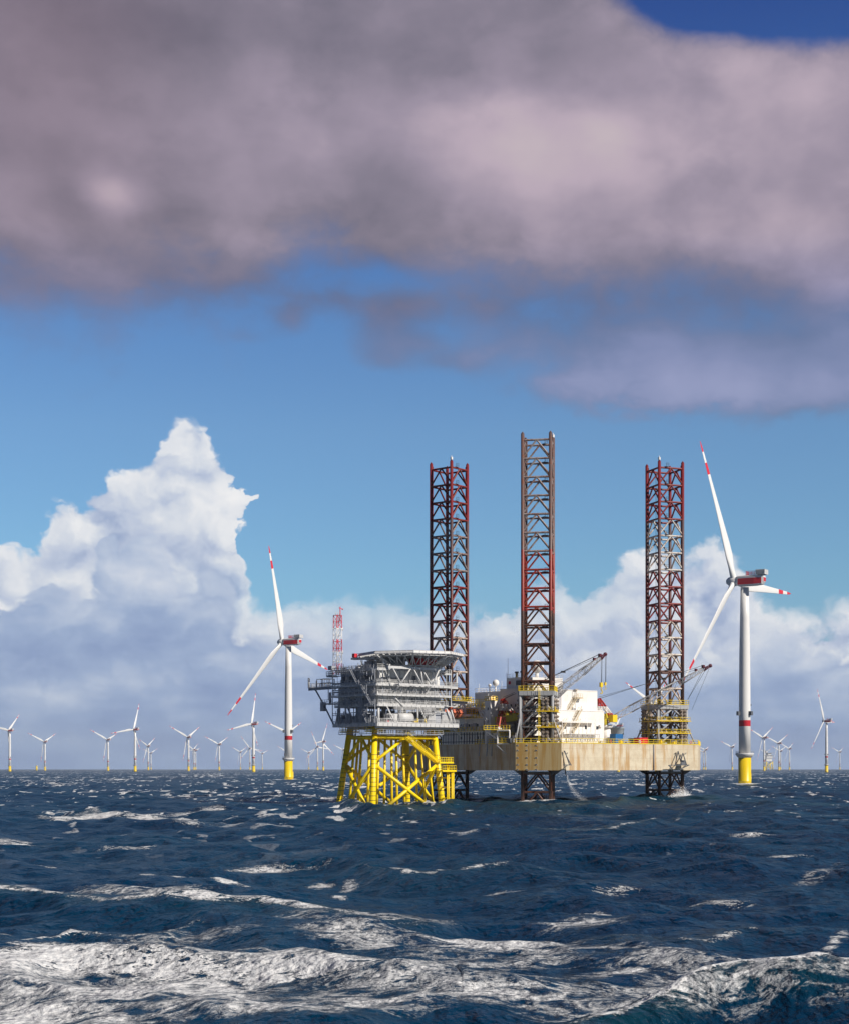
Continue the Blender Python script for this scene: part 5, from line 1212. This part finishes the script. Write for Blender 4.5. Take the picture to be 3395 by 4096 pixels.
    for p in ((500, 3960, 800, 120, .80), (150, 4080, 600, 90, .86), (1000, 3870, 500, 60, .72), (900, 4060, 700, 60, .66), (1500, 3950, 450, 60, .56), (1500, 3780, 420, 36, .52, .05), (2000, 3770, 450, 34, .62, .02),
              (1900, 3860, 500, 50, .52), (2400, 3920, 420, 26, .60, -.08), (2000, 4010, 520, 50, .55), (2600, 3880, 300, 22, .5, -.05), (1500, 4040, 500, 46, .5), (500, 3590, 420, 22, .42, .05), (60, 3570, 160, 20, .55, .1),
              (1600, 3690, 300, 26, .40, .06), (1200, 3700, 240, 22, .42), (2300, 3700, 260, 18, .48, -.04), (2350, 3660, 170, 12, .55, .05), (750, 3250, 180, 9, .5, -.06), (2900, 3600, 260, 9, .42, .06), (2800, 3590, 200, 8, .5), (3300, 3500, 130, 16, .42, -.2),
              (780, 3508, 120, 9, .66, .03), (930, 3520, 140, 10, .62, .12), (60, 3370, 130, 14, .52), (1700, 4000, 900, 60, .50), (2400, 4050, 420, 40, .52), (700, 3750, 500, 30, .45), (2300, 3810, 500, 26, .50), (1100, 3460, 240, 6, .5), (2450, 3560, 120, 7, .55), (2000, 3560, 110, 6, .5), (3150, 3420, 120, 7, .55), (500, 3400, 140, 7, .5), (1900, 3350, 120, 6, .5), (3000, 3340, 140, 5, .5), (250, 3460, 120, 7, .5), (1650, 3420, 80, 5, .5), (2500, 3380, 90, 5, .5), (900, 3370, 100, 5, .45), (1370, 3505, 40, 14, .6), (1370, 3575, 40, 14, .6), (1270, 3500, 60, 8, .55), (600, 3505, 40, 7, .6), (2700, 3435, 130, 8, .5, -.05), (2620, 3450, 60, 6, .55), (1280, 3325, 70, 6, .6), (3320, 3790, 90, 20, .5, -.4), (3000, 3870, 500, 10, .45)):
        patch(*p)
    patch(3050, 3990, 700, 120, .60); patch(2600, 4060, 300, 60, .6); patch(2735, 3185, 55, 9, .75); patch(1560, 3232, 150, 6, .6); patch(2160, 3222, 90, 5, .6); patch(1330, 3200, 60, 5, .6); patch(1140, 3120, 60, 3, .6); patch(1740, 3225, 60, 4, .5)
    n1 = fb(X*.8, Y*.35, 3.2, 5, 5); n2 = fb(X, Y, 38, 31, 3)
    # streaks of foam and breaking crests
    brk = J*.9+(n2-.5)*1.5+(fb(X, Y, 7, 41, 3)-.5)*.9
    thr = np.interp(Y, [60, 150, 400, 1500, 5000], [1.05, .80, .56, .42, .34])
    cap = np.clip((brk-thr)*2.2, 0, .95)*np.interp(Y, [55, 110, 300, 12000], [.7, .8, .95, .95])
    capf = np.maximum(capf, cap)
    for (lx, ly, rr) in FOOT:
        dd = np.hypot(X-lx, (Y-ly))
        capf = np.maximum(capf, np.exp(-(dd/(rr*1.3))**2)*1.0)
    # chop height noise on foamy water
    Z += (fb(X, Y, 1.6, 90, 3)-.5)*.16*np.clip(foam, 0, 1)*np.interp(Y, [30, 150, 400], [1, .8, 0])
    nr, nc = X.shape
    fade = np.interp(Y, [0, 3000, 12000], [1, .6, .1]); Z *= fade
    co_ = np.stack([X+DX, Y+DY, Z], -1).reshape(-1, 3).astype(np.float32)
    i = np.arange(nr-1)[:, None]*nc+np.arange(nc-1)[None, :]
    q = np.stack([i, i+1, i+1+nc, i+nc], -1).reshape(-1, 4).astype(np.int32)
    # close the ring behind the camera and fill its middle
    j = np.arange(nr-1)*nc; q2 = np.stack([j+nc-1, j, j+nc, j+2*nc-1], -1).astype(np.int32)
    q = np.concatenate([q, q2]); nv = len(co_)
    co_ = np.concatenate([co_, np.array([[0, 0, -.3]], np.float32)])
    tri = np.stack([np.full(nc, nv), np.roll(np.arange(nc), -1), np.arange(nc)], -1).astype(np.int32)
    me = bpy.data.meshes.new('sea'); me.vertices.add(len(co_)); me.vertices.foreach_set('co', co_.ravel())
    nq, ntr = len(q), len(tri); loops = np.concatenate([q.ravel(), tri.ravel()])
    me.loops.add(len(loops)); me.loops.foreach_set('vertex_index', loops)
    me.polygons.add(nq+ntr); st = np.concatenate([np.arange(nq)*4, nq*4+np.arange(ntr)*3]).astype(np.int32)
    me.polygons.foreach_set('loop_start', st)
    me.polygons.foreach_set('use_smooth', np.ones(nq+ntr, bool)); me.update(calc_edges=True)
    for nm, ar in (('foam', foam), ('crest', capf), ('green', green)):
        at = me.attributes.new(nm, 'FLOAT', 'POINT'); at.data.foreach_set('value', np.append(ar.ravel(), 0).astype(np.float32))
    o = bpy.data.objects.new('sea', me); col.objects.link(o); o['kind'] = 'structure'
    m = bpy.data.materials.new('sea_water'); m.use_nodes = True; t = NT(m.node_tree); b = m.node_tree.nodes['Principled BSDF']
    geo = t.new('ShaderNodeNewGeometry'); x, y, z = t.sep(geo.outputs['Position'])
    cd = t.new('ShaderNodeCameraData')
    af = V(t, t.new('ShaderNodeAttribute', attribute_name='foam').outputs['Fac']); ac = V(t, t.new('ShaderNodeAttribute', attribute_name='crest').outputs['Fac']); ag = V(t, t.new('ShaderNodeAttribute', attribute_name='green').outputs['Fac'])
    f1 = t.noise(t.xyz(x*.55, y*.8, 0), .8, 5, .62, .5, dim='2D'); f2 = t.noise(t.xyz(x*.7+7, y+3, 0), 2.6, 5, .66, .4, dim='2D'); fl = t.noise(t.xyz(x*.5, y*.6, 0), .30, 3, .55, dim='2D')
    lace = t.m('ABSOLUTE', f1-.5)*2.0; lace2 = t.m('ABSOLUTE', f2-.5)*2.0
    tex = 1.04-lace*2.0-lace2*1.4+(fl-.5)*1.5          # high on thin foam threads
    wc = t.noise(t.xyz(x*.16, y*.07, 0), 1.0, 3, .62, dim='2D'); wp = t.noise(t.xyz(x*.010, y*.006, 0), 1.0, 2, .5, dim='2D')
    wcm = t.ss(wc+(wp-.5)*.45+(f1-.5)*.3, .635, .675)*t.ss(y, 120, 380)
    f3 = t.noise(t.xyz(x, y, 0), 6.0, 4, .65, dim='2D')
    mask = t.ss(tex+af*1.9-1.42+(f3-.5)*.6, -.05, .85)
    mask = t.m('MAXIMUM', t.m('MULTIPLY', mask, t.ss(af, .03, .25)), wcm)
    mask = t.m('MAXIMUM', mask, t.ss(tex+ac*1.9-1.38+(f3-.5)*1.3+(wc-.5)*.9, .0, .30)*t.ss(ac, .03, .25))
    thin = t.ss(tex+af*1.3-1.25, 0, .7)*.10*t.ss(af, .1, .4)
    deep = t.mix(t.noise(t.xyz(x, y*.6, 0), .03, 3, .5, dim='2D'), (.0008, .017, .055), (.0018, .038, .078))
    deep = t.mix(ag*.75, deep, (.006, .040, .045))
    deep = t.mix(thin*3.0, deep, (.09, .15, .17))
    shade_n = t.ss(t.noise(t.xyz(x, y*.5, 0), 4.0, 6, .72, dim='2D'), .3, .7)
    white = t.mix(shade_n, (.50, .52, .55), (.80, .80, .80))
    basec = t.mix(mask, deep, white)
    t.put(b.inputs['Base Color'], basec); t.put(b.inputs['Roughness'], t.mix(mask, (.16, .16, .16), (.8, .8, .8)))
    b.inputs['Specular IOR Level'].default_value = 0.0
    bn = t.noise(t.xyz(x, y, 0), .9, 4, .62, dim='2D'); bn2 = t.noise(t.xyz(x, y*.8, 0), 5, 4, .6, dim='2D')
    hgt = t.noise(t.xyz(x, y*.7, 0), .22, 4, .6, dim='2D')*1.5+bn*.34+bn2*.05+mask*(f2*.05+.03)
    bp = t.new('ShaderNodeBump'); bp.inputs['Strength'].default_value = 1.0; bp.inputs['Distance'].default_value = 1.0
    t.put(bp.inputs['Height'], hgt); t.l.new(bp.outputs[0], b.inputs['Normal'])
    fr = t.new('ShaderNodeFresnel'); fr.inputs[0].default_value = 1.33; t.l.new(bp.outputs[0], fr.inputs['Normal'])
    gl = t.new('ShaderNodeBsdfGlossy'); gl.inputs['Color'].default_value = (.80, .92, 1, 1); gl.inputs['Roughness'].default_value = .2; t.l.new(bp.outputs[0], gl.inputs['Normal'])
    mx = t.new('ShaderNodeMixShader'); t.put(mx.inputs[0], V(t, fr.outputs[0])*(1-mask)*.42)
    t.l.new(b.outputs[0], mx.inputs[1]); t.l.new(gl.outputs[0], mx.inputs[2]); t.l.new(mx.outputs[0], m.node_tree.nodes['Material Output'].inputs['Surface'])
    me.materials.append(m)
    return rows
FOOT = [(p.x, p.y, 2.6) for p in (Vector((-12.6, 395)), Vector((-21.3, 406)), Vector((4.4, 408.3)), Vector((-4.4, 419.3)))]
for (cxy, _q, angs, Rr, wh) in LEGS: FOOT += [(cxy[0]+Rr*math.cos(R(a)), cxy[1]+Rr*math.sin(R(a)), 2.2) for a in angs]
for o_ in bpy.data.objects:
    if o_.name.startswith('wind_turbine') and o_.location.y < 2500: FOOT.append((o_.location.x, o_.location.y-2, 6.5))
build_sea()
# ------------------------------------------------------------------ spray
def droplets(name, label, pts_fn, n, seed, sz=(.03, .09), group=None):
    r = np.random.default_rng(seed); v = []; f = []
    for i in range(n):
        p, s = pts_fn(r); s *= r.uniform(*sz); o = len(v)
        v += [(p[0]+s, p[1], p[2]), (p[0]-s*.5, p[1]+s*.8, p[2]), (p[0]-s*.5, p[1]-s*.8, p[2]), (p[0], p[1], p[2]+s*1.3)]; f += [(o, o+2, o+1), (o, o+1, o+3), (o+1, o+2, o+3), (o+2, o, o+3)]
    me = bpy.data.meshes.new(name); me.from_pydata(v, [], f); m = MATS.get('spray') or mat('spray', (.85, .85, .86), .8); me.materials.append(m)
    ob = bpy.data.objects.new(name, me); col.objects.link(ob); tag(ob, label, 'spray', None, 'stuff'); return ob
def splash(r):
    c = W(2725, 3190, 455); a = r.normal(); h = abs(r.normal())**1.0*1.1*math.exp(-((a*.9+.3)**2)); return (c.x+a*2.4+h*.5, c.y+r.normal()*1.2, .2+c.z*0+h*1.2+.4*r.random()), 1
droplets('splash', 'white splash of a wave breaking against the right leg', splash, 5200, 3, (.03, .085))
def jet(r):
    t_ = r.random()**.8; x0 = W(2264, 3098, 421.5); x = x0.x+.2+t_*t_*4.6+t_*.8; z = 6.9-t_*7.2; s = .05+t_*.75; return (x+r.normal()*s, x0.y+r.normal()*s, z+r.normal()*s*.4), 1
droplets('water_jet', 'thin plume of discharged water blown sideways below the hull of the rig', jet, 3600, 4, (.012, .026))
# ------------------------------------------------------------------ haze
def haze():
    m = MB(); m.box(-13500, 13500, -13500, 13500, -25, 260); me_mat = bpy.data.materials.new('haze'); me_mat.use_nodes = True
    t = NT(me_mat.node_tree); t.n.clear(); pv = t.new('ShaderNodeVolumePrincipled'); pv.inputs['Color'].default_value = (.80, .88, 1.0, 1); pv.inputs['Density'].default_value = HAZE; pv.inputs['Anisotropy'].default_value = .0
    out = t.new('ShaderNodeOutputMaterial'); t.l.new(pv.outputs[0], out.inputs['Volume'])
    o = m.build('haze', me_mat); o['kind'] = 'stuff'; o['label'] = 'thin bluish sea haze that veils the far turbines'; o['category'] = 'haze'
HAZE = 3.4e-5
haze()
